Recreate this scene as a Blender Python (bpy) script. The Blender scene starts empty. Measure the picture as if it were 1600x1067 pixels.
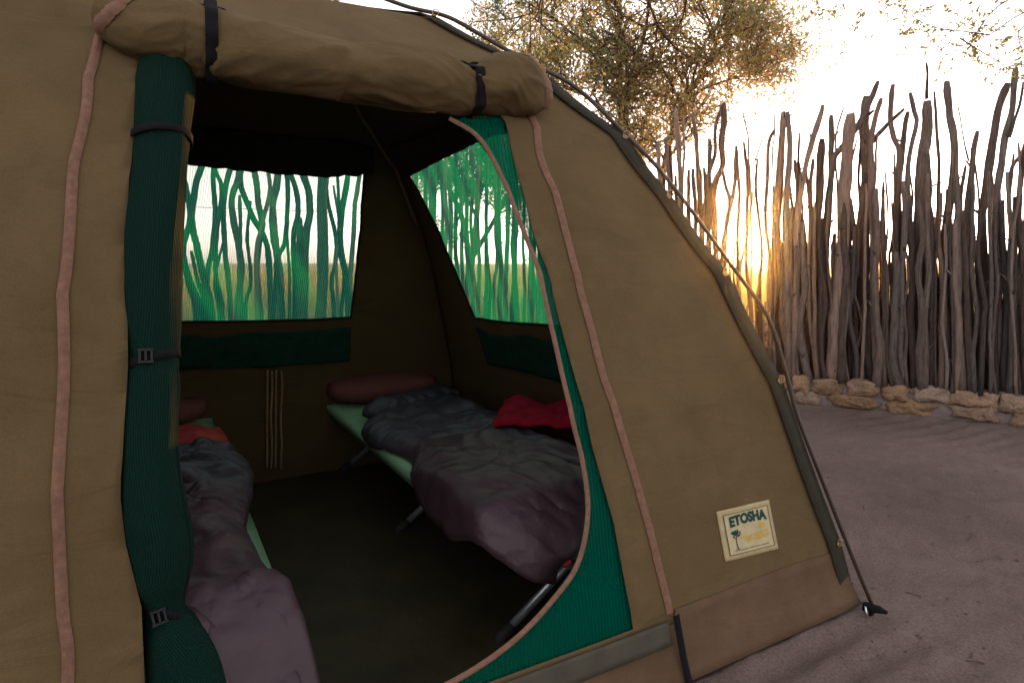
import bpy, bmesh, math, random
from mathutils import Vector, noise, geometry
from math import sin, cos, pi, radians, atan, hypot, sqrt

random.seed(7)
S = bpy.context.scene
COL = S.collection
# ------------------------------------------------------------------ camera, sky, sun, exposure
F = 1000.0; H = 1.25; Y0 = 409.0
PITCH = atan((533.5 - Y0) / F)
cd = bpy.data.cameras.new('camera'); cam = bpy.data.objects.new('camera', cd); COL.objects.link(cam)
cam.location = (0, 0, H); cam.rotation_euler = (pi / 2 - PITCH, 0, 0)
cd.sensor_width = 36; cd.lens = F / 1600 * 36; cd.clip_start = 0.05; cd.clip_end = 5000
S.camera = cam
SUN_AZ = math.atan2(0.378, 1.0)          # from +Y towards +X
SUN_EL = radians(2.2)
w = bpy.data.worlds.new('World'); S.world = w; w.use_nodes = True
nt = w.node_tree; nt.nodes.clear()
sky = nt.nodes.new('ShaderNodeTexSky'); sky.sky_type = 'NISHITA'; sky.sun_disc = False
sky.sun_elevation = SUN_EL; sky.sun_rotation = SUN_AZ; sky.air_density = 1.0; sky.dust_density = 1.0; sky.ozone_density = 1.0
bg = nt.nodes.new('ShaderNodeBackground'); bg.inputs['Strength'].default_value = 0.15
wo = nt.nodes.new('ShaderNodeOutputWorld')
hs = nt.nodes.new('ShaderNodeHueSaturation'); hs.inputs['Saturation'].default_value = .30; nt.links.new(sky.outputs[0], hs.inputs['Color'])
# warm aureole of added haze round the low sun
tcw = nt.nodes.new('ShaderNodeTexCoord'); dt = nt.nodes.new('ShaderNodeVectorMath'); dt.operation = 'DOT_PRODUCT'
nt.links.new(tcw.outputs['Generated'], dt.inputs[0]); dt.inputs[1].default_value = (sin(SUN_AZ), cos(SUN_AZ), 0.0)
def aur(pw, st, col):
    p_ = nt.nodes.new('ShaderNodeMath'); p_.operation = 'POWER'; p_.use_clamp = True; nt.links.new(dt.outputs['Value'], p_.inputs[0]); p_.inputs[1].default_value = pw
    m_ = nt.nodes.new('ShaderNodeVectorMath'); m_.operation = 'SCALE'; m_.inputs[0].default_value = [c * st for c in col]; nt.links.new(p_.outputs[0], m_.inputs['Scale']); return m_
a1_ = aur(9000, 10, (1, .75, .3)); a2_ = aur(1500, 1.5, (1, .5, .06))
tn = nt.nodes.new('ShaderNodeVectorMath'); tn.operation = 'MULTIPLY'; tn.inputs[1].default_value = (1.06, .97, .99); nt.links.new(hs.outputs[0], tn.inputs[0])
ad1 = nt.nodes.new('ShaderNodeVectorMath'); ad2 = nt.nodes.new('ShaderNodeVectorMath')
veil = nt.nodes.new('ShaderNodeVectorMath'); veil.inputs[1].default_value = (.50, .47, .48); nt.links.new(tn.outputs[0], veil.inputs[0])
fp = nt.nodes.new('ShaderNodeMath'); fp.operation = 'POWER'; fp.use_clamp = True; nt.links.new(dt.outputs['Value'], fp.inputs[0]); fp.inputs[1].default_value = 260
tf = nt.nodes.new('ShaderNodeMix'); tf.data_type = 'RGBA'; nt.links.new(fp.outputs[0], tf.inputs['Factor']); tf.inputs[6].default_value = (1, 1, 1, 1); tf.inputs[7].default_value = (.16, .035, .001, 1)
low = nt.nodes.new('ShaderNodeVectorMath'); low.operation = 'MULTIPLY'; nt.links.new(veil.outputs[0], low.inputs[0]); nt.links.new(tf.outputs[2], low.inputs[1])
nt.links.new(low.outputs[0], ad1.inputs[0]); nt.links.new(a1_.outputs[0], ad1.inputs[1]); nt.links.new(ad1.outputs[0], ad2.inputs[0]); nt.links.new(a2_.outputs[0], ad2.inputs[1])
nt.links.new(ad2.outputs[0], bg.inputs['Color']); nt.links.new(bg.outputs[0], wo.inputs['Surface'])
sl = bpy.data.lights.new('sun_light', 'SUN'); sl.energy = 3.0; sl.angle = radians(0.5); sl.color = (1.0, 0.40, 0.08)
so = bpy.data.objects.new('sun_light', sl); COL.objects.link(so)
sd = Vector((sin(SUN_AZ) * cos(SUN_EL), cos(SUN_AZ) * cos(SUN_EL), sin(SUN_EL)))
so.rotation_euler = sd.to_track_quat('Z', 'Y').to_euler()
S.view_settings.view_transform = 'Standard'; S.view_settings.look = 'None'
S.view_settings.exposure = 2.45; S.view_settings.gamma = 1

# ------------------------------------------------------------------ helpers
def ray(x, y):
    a = (x - 800) / F; b = (y - 533.5) / F
    return Vector((a, cos(PITCH) - b * sin(PITCH), -sin(PITCH) - b * cos(PITCH)))
def proj(P):
    x, y, z = P[0], P[1], P[2] - H
    zc = y * cos(PITCH) - z * sin(PITCH); up = y * sin(PITCH) + z * cos(PITCH)
    return (800 + F * x / zc, 533.5 - F * up / zc)
def at_z(x, y, z):
    r = ray(x, y); return Vector((0, 0, H)) + r * ((z - H) / r.z)
def at_y(x, y, Y):
    r = ray(x, y); return Vector((0, 0, H)) + r * (Y / r.y)
def at_vplane(x, y, P, n, off=0.0):
    r = ray(x, y); t = (P[0] * n[0] + P[1] * n[1] + off) / (r.x * n[0] + r.y * n[1]); return Vector((0, 0, H)) + r * t

def tag(o, label=None, cat=None, group=None, kind=None):
    if label: o['label'] = label
    if cat: o['category'] = cat
    if group: o['group'] = group
    if kind: o['kind'] = kind
    return o
def empty(name, loc, label=None, cat=None, group=None):
    o = bpy.data.objects.new(name, None); o.location = loc; o.empty_display_size = .1; COL.objects.link(o)
    return tag(o, label, cat, group)
def link(name, me, mat, parent=None, smooth=True):
    if mat and not me.materials: me.materials.append(mat)
    if smooth: me.shade_smooth()
    o = bpy.data.objects.new(name, me); COL.objects.link(o)
    if parent:
        o.parent = parent
        l = Vector((0, 0, 0)); p = parent
        while p: l += p.location; p = p.parent
        o.matrix_parent_inverse.identity(); o.location = -l
    return o
def mesh(name, vs, fs, mat, parent=None, smooth=True, uvs=None):
    me = bpy.data.meshes.new(name); me.from_pydata([tuple(v) for v in vs], [], fs); me.update()
    if uvs:
        ul = me.uv_layers.new(name='UVMap')
        for lp in me.loops: ul.data[lp.index].uv = uvs[lp.vertex_index]
    return link(name, me, mat, parent, smooth)

class MB:
    def __init__(s): s.v = []; s.f = []; s.uv = []
    def add(s, vs, fs, uv=None):
        n = len(s.v); s.v += [Vector(v) for v in vs]; s.f += [tuple(i + n for i in f) for f in fs]
        s.uv += uv if uv else [(0, 0)] * len(vs)
    def tube(s, pts, rad, sides=8, cap=True, fn=None, flat=1.0, up=None):
        pts = [Vector(p) for p in pts]
        if not hasattr(rad, '__len__'): rad = [rad] * len(pts)
        vs = []; uv = []; ln = 0
        d0 = (pts[1] - pts[0]).normalized()
        a = Vector(up) if up else (Vector((0, 0, 1)) if abs(d0.z) < .9 else Vector((1, 0, 0)))
        nn = (a - d0 * a.dot(d0)).normalized()
        for i, p in enumerate(pts):
            if i: ln += (p - pts[i - 1]).length
            d = (pts[min(i + 1, len(pts) - 1)] - pts[max(i - 1, 0)])
            if d.length < 1e-9: d = d0.copy()
            d.normalize()
            nn = (nn - d * nn.dot(d)).normalized(); bb = d.cross(nn)
            for k in range(sides):
                th = 2 * pi * k / sides
                r = rad[i] * (fn(i, k, th, p) if fn else 1)
                vs.append(p + nn * cos(th) * r + bb * sin(th) * r * flat); uv.append((th * rad[i], ln))
        fs = [(i * sides + k, i * sides + (k + 1) % sides, (i + 1) * sides + (k + 1) % sides, (i + 1) * sides + k) for i in range(len(pts) - 1) for k in range(sides)]
        if cap: fs += [tuple(range(sides))[::-1], tuple((len(pts) - 1) * sides + k for k in range(sides))]
        s.add(vs, fs, uv)
    def box(s, c, ax, ay, az):
        c = Vector(c); vs = [c + ax * i + ay * j + az * k for i in (-1, 1) for j in (-1, 1) for k in (-1, 1)]
        s.add(vs, [(0, 1, 3, 2), (4, 6, 7, 5), (0, 4, 5, 1), (2, 3, 7, 6), (0, 2, 6, 4), (1, 5, 7, 3)])
    def build(s, name, mat, parent=None, smooth=True):
        return mesh(name, s.v, s.f, mat, parent, smooth, s.uv)

def smooth_path(pts, n):
    """Catmull-Rom resample to n points"""
    pts = [Vector(p) for p in pts]; P = [pts[0] * 2 - pts[1]] + pts + [pts[-1] * 2 - pts[-2]]
    out = []; m = len(pts) - 1
    for i in range(n):
        t = i / (n - 1) * m; k = min(int(t), m - 1); t -= k
        a, b, c, d = P[k:k + 4]
        out.append(.5 * ((2 * b) + (c - a) * t + (2 * a - 5 * b + 4 * c - d) * t * t + (3 * b - a - 3 * c + d) * t ** 3))
    return out
def lerp_tab(t, tab):
    for (a, x), (b, y) in zip(tab, tab[1:]):
        if t <= b: return x + (y - x) * (t - a) / (b - a)
    return tab[-1][1]

# ------------------------------------------------------------------ materials
def mat(name, col, rough=.8, spec=.25, noise_scale=0, amt=.25, bump=0, bump_scale=200, metallic=0, col2=None, coord='Object', sheen=0, stretch=None, detail=4, rnd=0, bdist=.004):
    m = bpy.data.materials.new(name); m.use_nodes = True; N = m.node_tree.nodes; L = m.node_tree.links
    b = N['Principled BSDF']; b.inputs['Roughness'].default_value = rough; b.inputs['Specular IOR Level'].default_value = spec
    b.inputs['Metallic'].default_value = metallic; b.inputs['Base Color'].default_value = (*col, 1)
    if sheen: b.inputs['Sheen Weight'].default_value = sheen
    tc = N.new('ShaderNodeTexCoord'); src = tc.outputs[coord]
    if stretch:
        mp = N.new('ShaderNodeMapping'); mp.inputs['Scale'].default_value = stretch; L.new(src, mp.inputs[0]); src = mp.outputs[0]
    if noise_scale:
        n = N.new('ShaderNodeTexNoise'); n.inputs['Scale'].default_value = noise_scale; n.inputs['Detail'].default_value = detail; n.inputs['Roughness'].default_value = .65
        L.new(src, n.inputs['Vector'])
        r = N.new('ShaderNodeValToRGB'); r.color_ramp.elements[0].position = .3; r.color_ramp.elements[1].position = .7
        c2 = col2 or tuple(c * (1 - amt) for c in col); c1 = col if col2 else tuple(min(1, c * (1 + amt)) for c in col)
        r.color_ramp.elements[0].color = (*c2, 1); r.color_ramp.elements[1].color = (*c1, 1)
        L.new(n.outputs['Fac'], r.inputs[0]); L.new(r.outputs[0], b.inputs['Base Color'])
    if rnd:
        oi = N.new('ShaderNodeObjectInfo'); hv = N.new('ShaderNodeHueSaturation'); m1_ = N.new('ShaderNodeMapRange'); m1_.inputs['To Min'].default_value = 1 - .45 * rnd; m1_.inputs['To Max'].default_value = 1 + .45 * rnd
        m2_ = N.new('ShaderNodeMath'); m2_.operation = 'MULTIPLY'; m2_.inputs[1].default_value = 7.31; m3_ = N.new('ShaderNodeMath'); m3_.operation = 'FRACT'; L.new(oi.outputs['Random'], m2_.inputs[0]); L.new(m2_.outputs[0], m3_.inputs[0])
        m4_ = N.new('ShaderNodeMapRange'); m4_.inputs['To Min'].default_value = 1 - .5 * rnd; m4_.inputs['To Max'].default_value = 1 + .3 * rnd; L.new(m3_.outputs[0], m4_.inputs['Value'])
        L.new(oi.outputs['Random'], m1_.inputs['Value']); L.new(m1_.outputs[0], hv.inputs['Value']); L.new(m4_.outputs[0], hv.inputs['Saturation']); L.new(r.outputs[0], hv.inputs['Color']); L.new(hv.outputs[0], b.inputs['Base Color'])
    if bump:
        n2 = N.new('ShaderNodeTexNoise'); n2.inputs['Scale'].default_value = bump_scale; n2.inputs['Detail'].default_value = 3
        L.new(src, n2.inputs['Vector']); bp = N.new('ShaderNodeBump'); bp.inputs['Strength'].default_value = bump; bp.inputs['Distance'].default_value = bdist
        L.new(n2.outputs['Fac'], bp.inputs['Height']); L.new(bp.outputs[0], b.inputs['Normal'])
    return m
def canvas(name, col, amt=.12, weave=900):
    """woven cotton canvas: thread grid, blotchy fading and fine creases"""
    m = bpy.data.materials.new(name); m.use_nodes = True; N = m.node_tree.nodes; L = m.node_tree.links
    b = N['Principled BSDF']; b.inputs['Roughness'].default_value = .9; b.inputs['Specular IOR Level'].default_value = .15
    tc = N.new('ShaderNodeTexCoord')
    n = N.new('ShaderNodeTexNoise'); n.inputs['Scale'].default_value = 3.5; n.inputs['Detail'].default_value = 8; n.inputs['Roughness'].default_value = .7
    L.new(tc.outputs['Object'], n.inputs['Vector'])
    r = N.new('ShaderNodeValToRGB'); r.color_ramp.elements[0].position = .28; r.color_ramp.elements[1].position = .72
    r.color_ramp.elements[0].color = (*[c * (1 - amt) for c in col], 1); r.color_ramp.elements[1].color = (*[c * (1 + amt) for c in col], 1)
    L.new(n.outputs['Fac'], r.inputs[0])
    # threads
    ws = []
    for ax in ('X', 'Y'):
        wv = N.new('ShaderNodeTexWave'); wv.bands_direction = ax; wv.inputs['Scale'].default_value = weave / 6.283; wv.inputs['Distortion'].default_value = .6
        L.new(tc.outputs['UV'], wv.inputs['Vector']); ws.append(wv)
    mul = N.new('ShaderNodeMath'); mul.operation = 'ADD'; L.new(ws[0].outputs['Fac'], mul.inputs[0]); L.new(ws[1].outputs['Fac'], mul.inputs[1])
    fine = N.new('ShaderNodeTexNoise'); fine.inputs['Scale'].default_value = 260; fine.inputs['Detail'].default_value = 2; L.new(tc.outputs['Object'], fine.inputs['Vector'])
    mx = N.new('ShaderNodeMix'); mx.data_type = 'RGBA'; mx.blend_type = 'OVERLAY'; mx.inputs['Factor'].default_value = .22
    L.new(r.outputs[0], mx.inputs[6]); L.new(fine.outputs['Fac'], mx.inputs[7]); L.new(mx.outputs[2], b.inputs['Base Color'])
    cre = N.new('ShaderNodeTexNoise'); cre.inputs['Scale'].default_value = 5; cre.inputs['Detail'].default_value = 6; cre.inputs['Distortion'].default_value = .8; cm = N.new('ShaderNodeMapping'); cm.inputs['Scale'].default_value = (1, 1, 2.2); cm.inputs['Rotation'].default_value = (.4, .3, 0); L.new(tc.outputs['Object'], cm.inputs[0]); L.new(cm.outputs[0], cre.inputs['Vector'])
    b1 = N.new('ShaderNodeBump'); b1.inputs['Strength'].default_value = .5; b1.inputs['Distance'].default_value = .022; L.new(cre.outputs['Fac'], b1.inputs['Height'])
    b2 = N.new('ShaderNodeBump'); b2.inputs['Strength'].default_value = .25; b2.inputs['Distance'].default_value = .0006; L.new(mul.outputs[0], b2.inputs['Height'])
    L.new(b1.outputs[0], b2.inputs['Normal']); L.new(b2.outputs[0], b.inputs['Normal'])
    return m
def net(name, col, holes=.5, trans=.5, pitch=.006):
    """knitted shade net: open gaps between green threads that also glow when lit from behind"""
    m = bpy.data.materials.new(name); m.use_nodes = True; N = m.node_tree.nodes; L = m.node_tree.links; N.clear()
    out = N.new('ShaderNodeOutputMaterial'); tc = N.new('ShaderNodeTexCoord')
    wv = N.new('ShaderNodeTexWave'); wv.bands_direction = 'Y'; wv.inputs['Scale'].default_value = 1 / pitch / 3.18; wv.inputs['Distortion'].default_value = .3
    wv2 = N.new('ShaderNodeTexWave'); wv2.bands_direction = 'X'; wv2.inputs['Scale'].default_value = 1 / pitch / 3.18 * .6
    L.new(tc.outputs['UV'], wv.inputs['Vector']); L.new(tc.outputs['UV'], wv2.inputs['Vector'])
    ad = N.new('ShaderNodeMath'); ad.operation = 'ADD'; L.new(wv.outputs['Fac'], ad.inputs[0]); L.new(wv2.outputs['Fac'], ad.inputs[1])
    mr = N.new('ShaderNodeMapRange'); mr.inputs['From Min'].default_value = 0; mr.inputs['From Max'].default_value = 2
    mr.inputs['To Min'].default_value = min(1, 1 - holes + .22); mr.inputs['To Max'].default_value = max(0, 1 - holes - .22)
    L.new(ad.outputs[0], mr.inputs['Value'])
    df = N.new('ShaderNodeBsdfDiffuse'); df.inputs['Color'].default_value = (*col, 1)
    tl = N.new('ShaderNodeBsdfTranslucent'); tl.inputs['Color'].default_value = (*col, 1)
    m1 = N.new('ShaderNodeMixShader'); m1.inputs[0].default_value = trans; L.new(df.outputs[0], m1.inputs[1]); L.new(tl.outputs[0], m1.inputs[2])
    tp = N.new('ShaderNodeBsdfTransparent')
    m2 = N.new('ShaderNodeMixShader'); L.new(mr.outputs[0], m2.inputs[0]); L.new(tp.outputs[0], m2.inputs[1]); L.new(m1.outputs[0], m2.inputs[2])
    L.new(m2.outputs[0], out.inputs[0])
    bp = N.new('ShaderNodeBump'); bp.inputs['Strength'].default_value = .6; bp.inputs['Distance'].default_value = .002; L.new(ad.outputs[0], bp.inputs['Height'])
    L.new(bp.outputs[0], df.inputs['Normal'])
    return m
def leafmat(name, c1, c2, c3):
    m = bpy.data.materials.new(name); m.use_nodes = True; N = m.node_tree.nodes; L = m.node_tree.links; N.clear()
    out = N.new('ShaderNodeOutputMaterial'); at = N.new('ShaderNodeAttribute'); at.attribute_name = 'tint'
    r = N.new('ShaderNodeValToRGB'); r.color_ramp.elements[0].color = (*c1, 1); r.color_ramp.elements[1].color = (*c3, 1)
    e = r.color_ramp.elements.new(.6); e.color = (*c2, 1)
    L.new(at.outputs['Fac'], r.inputs[0])
    df = N.new('ShaderNodeBsdfDiffuse'); tl = N.new('ShaderNodeBsdfTranslucent'); L.new(r.outputs[0], df.inputs[0]); L.new(r.outputs[0], tl.inputs[0])
    m1 = N.new('ShaderNodeMixShader'); m1.inputs[0].default_value = .6; L.new(df.outputs[0], m1.inputs[1]); L.new(tl.outputs[0], m1.inputs[2]); L.new(m1.outputs[0], out.inputs[0])
    return m
M = {}
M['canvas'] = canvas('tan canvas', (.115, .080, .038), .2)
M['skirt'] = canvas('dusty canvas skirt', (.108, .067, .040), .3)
M['canvas_shaded'] = canvas('shaded tan canvas', (.060, .042, .016))  # the tan canvas again, darkened to carry the shade inside the tent
M['band'] = mat('olive edge binding', (.028, .027, .018), .75, .2, 25, .25, .3, 900)
M['sill'] = mat('grey green sill strip', (.068, .062, .046), .75, .2, 12, .2, .3, 700)
M['zip'] = mat('pink beige zip', (.20, .105, .070), .7, .3, 60, .25, .5, 900)
M['strap'] = mat('black webbing', (.006, .006, .008), .8, .15, 300, .4, .5, 900)
M['buckle'] = mat('black buckle plastic', (.008, .008, .009), .5, .3, 40, .2)
M['net'] = net('green window net', (.0, .27, .165), .39, .5)
M['net_door'] = net('green door net', (.0, .092, .060), .12, .25, .007)
M['netroll'] = None
M['dark'] = mat('black piping and shaded flap cloth', (.012, .013, .012), .9, .1, 20, .3, .3, 300)  # piping is black itself; on the window flaps the black is painted shade
M['pocket'] = mat('dark green pocket net', (.004, .030, .020), .9, .1, 30, .3, .5, 400)
M['floor'] = mat('groundsheet', (.035, .028, .012), .55, .3, 4, .35, .5, 30)
M['cord'] = mat('tan cord', (.20, .14, .07), .8, .2, 80, .3, .4, 400)
M['pole'] = mat('brown tent pole', (.035, .022, .016), .4, .5, 20, .3)
M['brass'] = mat('brass eyelet', (.34, .24, .13), .35, .5, 30, .2, metallic=1)
M['steel'] = mat('bare steel', (.5, .55, .56), .3, .5, 30, .2, metallic=1)
M['alu'] = mat('brushed aluminium tube', (.40, .43, .46), .38, .5, 60, .2, metallic=.8)
M['rubber'] = mat('black rubber foot', (.02, .02, .022), .7, .3, 30, .3)
M['cotbed'] = mat('pale green cot canvas', (.22, .42, .25), .8, .2, 10, .12, .4, 500)
M['pillow'] = mat('maroon pillow cotton', (.115, .038, .034), .85, .2, 14, .15, .3, 300)
M['lining'] = mat('red lining', (.42, .05, .012), .7, .3, 9, .3, .5, 60, col2=(.20, .004, .025))
M['red'] = mat('crimson towel', (.22, .005, .018), .9, .1, 20, .3, .6, 300)
M['wood'] = mat('weathered grey wood', (.165, .128, .112), .9, .15, 14, .4, .9, 60, col2=(.055, .042, .037), stretch=(6, 6, .7), detail=8, rnd=1.0, bdist=.012)
M['wood_pale'] = mat('pale stripped wood', (.23, .17, .14), .85, .2, 12, .3, .7, 60, col2=(.10, .072, .062), stretch=(6, 6, .7), detail=8, rnd=1.0, bdist=.012)
M['wood_dark'] = mat('dark wood', (.095, .064, .055), .9, .1, 14, .4, .9, 60, col2=(.05, .034, .03), stretch=(6, 6, .7), detail=8, rnd=1.0, bdist=.012)
M['stone'] = mat('sandstone', (.33, .225, .15), .95, .1, 9, .3, 1.0, 30, col2=(.17, .11, .075), detail=8, rnd=.4, bdist=.03)
M['stone2'] = mat('grey brown stone', (.30, .21, .15), .95, .1, 9, .3, 1.0, 30, col2=(.13, .09, .065), detail=8, rnd=.4, bdist=.03)
M['mortar'] = mat('grey mortar', (.20, .165, .155), .95, .1, 14, .25, 1.0, 50, detail=8)
M['bark'] = mat('tree bark', (.085, .058, .045), .95, .1, 12, .4, .8, 40)
M['wire'] = mat('rusty wire', (.06, .04, .035), .6, .3, 30, .3)
M['leaf'] = leafmat('dry acacia leaves', (.22, .28, .13), (.34, .37, .16), (.62, .36, .13))
M['leaf2'] = leafmat('grey green leaves', (.13, .18, .09), (.19, .23, .12), (.28, .26, .13))
M['grass'] = leafmat('dry grass', (.22, .26, .09), (.34, .33, .13), (.45, .38, .18))
M['label'] = mat('printed label cloth', (.46, .40, .24), .8, .2, 30, .1, .3, 400)
M['label2'] = mat('label margin cloth', (.40, .33, .18), .8, .2, 30, .15, .3, 400)
M['ink_green'] = mat('dark green ink', (.008, .05, .045), .7, .2, 300, .2)
M['ink_yellow'] = mat('faded yellow ink', (.50, .33, .08), .8, .2, 150, .25)
M['ink_brown'] = mat('brown ink', (.10, .075, .05), .8, .2, 300, .2)

def bagmat(name, ca, cb):
    """shiny nylon that is slate blue towards the head and mauve towards the foot (panels of the bag)"""
    m = mat(name, ca, .5, .4, 5, .15, .9, 16); [setattr(n_.inputs['Distance'],'default_value',.009) for n_ in m.node_tree.nodes if n_.type == 'BUMP']; return m
M['bag'] = bagmat('slate nylon', (.029, .027, .037), None)
M['bag_mauve'] = bagmat('mauve nylon', (.040, .022, .029), None)

# ribbed net roll
def ribbed():
    m = mat('ribbed green net roll', (.0, .078, .058), .85, .15, 0)
    N = m.node_tree.nodes; L = m.node_tree.links; b = N['Principled BSDF']; tc = N.new('ShaderNodeTexCoord')
    wv = N.new('ShaderNodeTexWave'); wv.bands_direction = 'X'; wv.inputs['Scale'].default_value = 62; wv.inputs['Distortion'].default_value = .8; wv.inputs['Detail'].default_value = 1
    w2 = N.new('ShaderNodeTexWave'); w2.bands_direction = 'Y'; w2.inputs['Scale'].default_value = 75; w2.inputs['Distortion'].default_value = .8
    L.new(tc.outputs['UV'], wv.inputs[0]); L.new(tc.outputs['UV'], w2.inputs[0])
    mu = N.new('ShaderNodeMath'); mu.operation = 'MULTIPLY_ADD'; mu.inputs[1].default_value = .45
    L.new(w2.outputs['Fac'], mu.inputs[0]); L.new(wv.outputs['Fac'], mu.inputs[2])
    r = N.new('ShaderNodeValToRGB'); r.color_ramp.elements[0].color = (.0, .006, .004, 1); r.color_ramp.elements[1].color = (.0, .024, .016, 1); r.color_ramp.elements[1].position = 1
    L.new(mu.outputs[0], r.inputs[0]); L.new(r.outputs[0], b.inputs['Base Color'])
    bp = N.new('ShaderNodeBump'); bp.inputs['Strength'].default_value = .8; bp.inputs['Distance'].default_value = .003; L.new(mu.outputs[0], bp.inputs['Height']); L.new(bp.outputs[0], b.inputs['Normal'])
    return m
M['netroll'] = ribbed()

# sand of the camp site, dry plain beyond
def groundmat():
    m = bpy.data.materials.new('sand'); m.use_nodes = True; N = m.node_tree.nodes; L = m.node_tree.links
    b = N['Principled BSDF']; b.inputs['Roughness'].default_value = .95; b.inputs['Specular IOR Level'].default_value = .1
    tc = N.new('ShaderNodeTexCoord')
    def nz(sc, det=4):
        n = N.new('ShaderNodeTexNoise'); n.inputs['Scale'].default_value = sc; n.inputs['Detail'].default_value = det; n.inputs['Roughness'].default_value = .65; L.new(tc.outputs['Object'], n.inputs['Vector']); return n
    big = nz(1.1); fine = nz(110, 6); mid = nz(9, 6)
    r = N.new('ShaderNodeValToRGB'); r.color_ramp.elements[0].position = .3; r.color_ramp.elements[0].color = (.125, .092, .080, 1); r.color_ramp.elements[1].position = .7; r.color_ramp.elements[1].color = (.195, .146, .128, 1)
    L.new(big.outputs['Fac'], r.inputs[0])
    r2 = N.new('ShaderNodeValToRGB'); r2.color_ramp.elements[0].position = .35; r2.color_ramp.elements[0].color = (.25, .25, .25, 1); r2.color_ramp.elements[1].position = .68; r2.color_ramp.elements[1].color = (.72, .72, .72, 1)
    L.new(fine.outputs['Fac'], r2.inputs[0])
    mx = N.new('ShaderNodeMix'); mx.data_type = 'RGBA'; mx.blend_type = 'OVERLAY'; mx.inputs['Factor'].default_value = .55
    L.new(r.outputs[0], mx.inputs[6]); L.new(r2.outputs[0], mx.inputs[7])
    # beyond the fence the soil is dry pale grassland
    sp = N.new('ShaderNodeSeparateXYZ'); L.new(tc.outputs['Object'], sp.inputs[0])
    mp = N.new('ShaderNodeMapRange'); mp.inputs['From Min'].default_value = 9.5; mp.inputs['From Max'].default_value = 12; L.new(sp.outputs['Y'], mp.inputs['Value'])
    m2 = N.new('ShaderNodeMix'); m2.data_type = 'RGBA'; L.new(mp.outputs[0], m2.inputs['Factor']); L.new(mx.outputs[2], m2.inputs[6]); m2.inputs[7].default_value = (.36, .34, .21, 1)
    L.new(m2.outputs[2], b.inputs['Base Color'])
    wv = N.new('ShaderNodeTexWave'); wv.inputs['Scale'].default_value = 3.2; wv.inputs['Distortion'].default_value = 5; wv.inputs['Detail'].default_value = 3; wv.inputs['Detail Scale'].default_value = 1.5
    rot = N.new('ShaderNodeMapping'); rot.inputs['Rotation'].default_value = (0, 0, .55); L.new(tc.outputs['Object'], rot.inputs[0]); L.new(rot.outputs[0], wv.inputs['Vector'])
    mm = N.new('ShaderNodeMath'); mm.operation = 'MULTIPLY'; L.new(wv.outputs['Fac'], mm.inputs[0]); L.new(big.outputs['Fac'], mm.inputs[1])
    b0 = N.new('ShaderNodeBump'); b0.inputs['Strength'].default_value = .5; b0.inputs['Distance'].default_value = .018; L.new(mm.outputs[0], b0.inputs['Height'])
    b1 = N.new('ShaderNodeBump'); b1.inputs['Strength'].default_value = .8; b1.inputs['Distance'].default_value = .012; L.new(mid.outputs['Fac'], b1.inputs['Height']); L.new(b0.outputs[0], b1.inputs['Normal'])
    b2 = N.new('ShaderNodeBump'); b2.inputs['Strength'].default_value = .8; b2.inputs['Distance'].default_value = .010; L.new(fine.outputs['Fac'], b2.inputs['Height']); L.new(b1.outputs[0], b2.inputs['Normal'])
    L.new(b2.outputs[0], b.inputs['Normal'])
    return m
# ------------------------------------------------------------------ ground: one sheet, fine near the camp, coarse to the horizon
def axis(lo, hi, step, far):
    a = []; x = lo
    while x <= hi + 1e-6: a.append(x); x += step
    g = step; x = a[0]; left = []
    while x > -far: g *= 1.5; x -= g; left.append(x)
    g = step; x = a[-1]; right = []
    while x < far: g *= 1.5; x += g; right.append(x)
    return left[::-1] + a + right
gx = axis(-.5, 6.5, .03, 420); gy = axis(1.0, 6.5, .03, 420)
def gz(x, y):
    if -.6 < x < 6.6 and .9 < y < 6.6:
        f = min(1, max(0, (x + .4) * 1.5), max(0, (6.4 - x)), max(0, (y - 1.05) * 2), max(0, (6.4 - y)))
        h = .014 * noise.noise(Vector((x * 1.7, y * 1.7, 0))) + .010 * noise.noise(Vector((x * 6, y * 6, 3))) + .006 * noise.noise(Vector((x * 15, y * 15, 5)))
        # raked furrows curving round the tent
        u = x * .86 + y * .5 + .12 * noise.noise(Vector((x, y, 9)))
        h += .011 * (abs(sin(u * 24)) ** .7 - .5) * max(0, min(1, (x - 1.7) * 1.6)) * max(0, min(1.3, .85 + 1.2 * noise.noise(Vector((x * .9, y * .9, 2)))))
        u2 = -x * .45 + y * .9 + .1 * noise.noise(Vector((x, y, 19))); h += .009 * sin(u2 * 42) * max(0, noise.noise(Vector((x * .8 + 5, y * .8, 12)))) * 2
        for (fx, fy) in ((2.02, 2.62), (1.72, 2.42), (2.75, 2.9), (3.1, 3.55), (2.5, 3.3)):   # footprints
            d = hypot((x - fx) / .13, (y - fy) / .055); h -= .018 * math.exp(-d * d * 1.4); h += .008 * math.exp(-(d - 1.5) ** 2 * 5)
        return h * f - .004
    return 0
vs = [(x, y, gz(x, y)) for y in gy for x in gx]; nx = len(gx)
fs = [(j * nx + i, j * nx + i + 1, (j + 1) * nx + i + 1, (j + 1) * nx + i) for j in range(len(gy) - 1) for i in range(nx - 1)]
tag(mesh('ground', vs, fs, groundmat()), 'bare raked sand of the camp site running out to the grass plain', None, None, 'structure')

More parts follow.
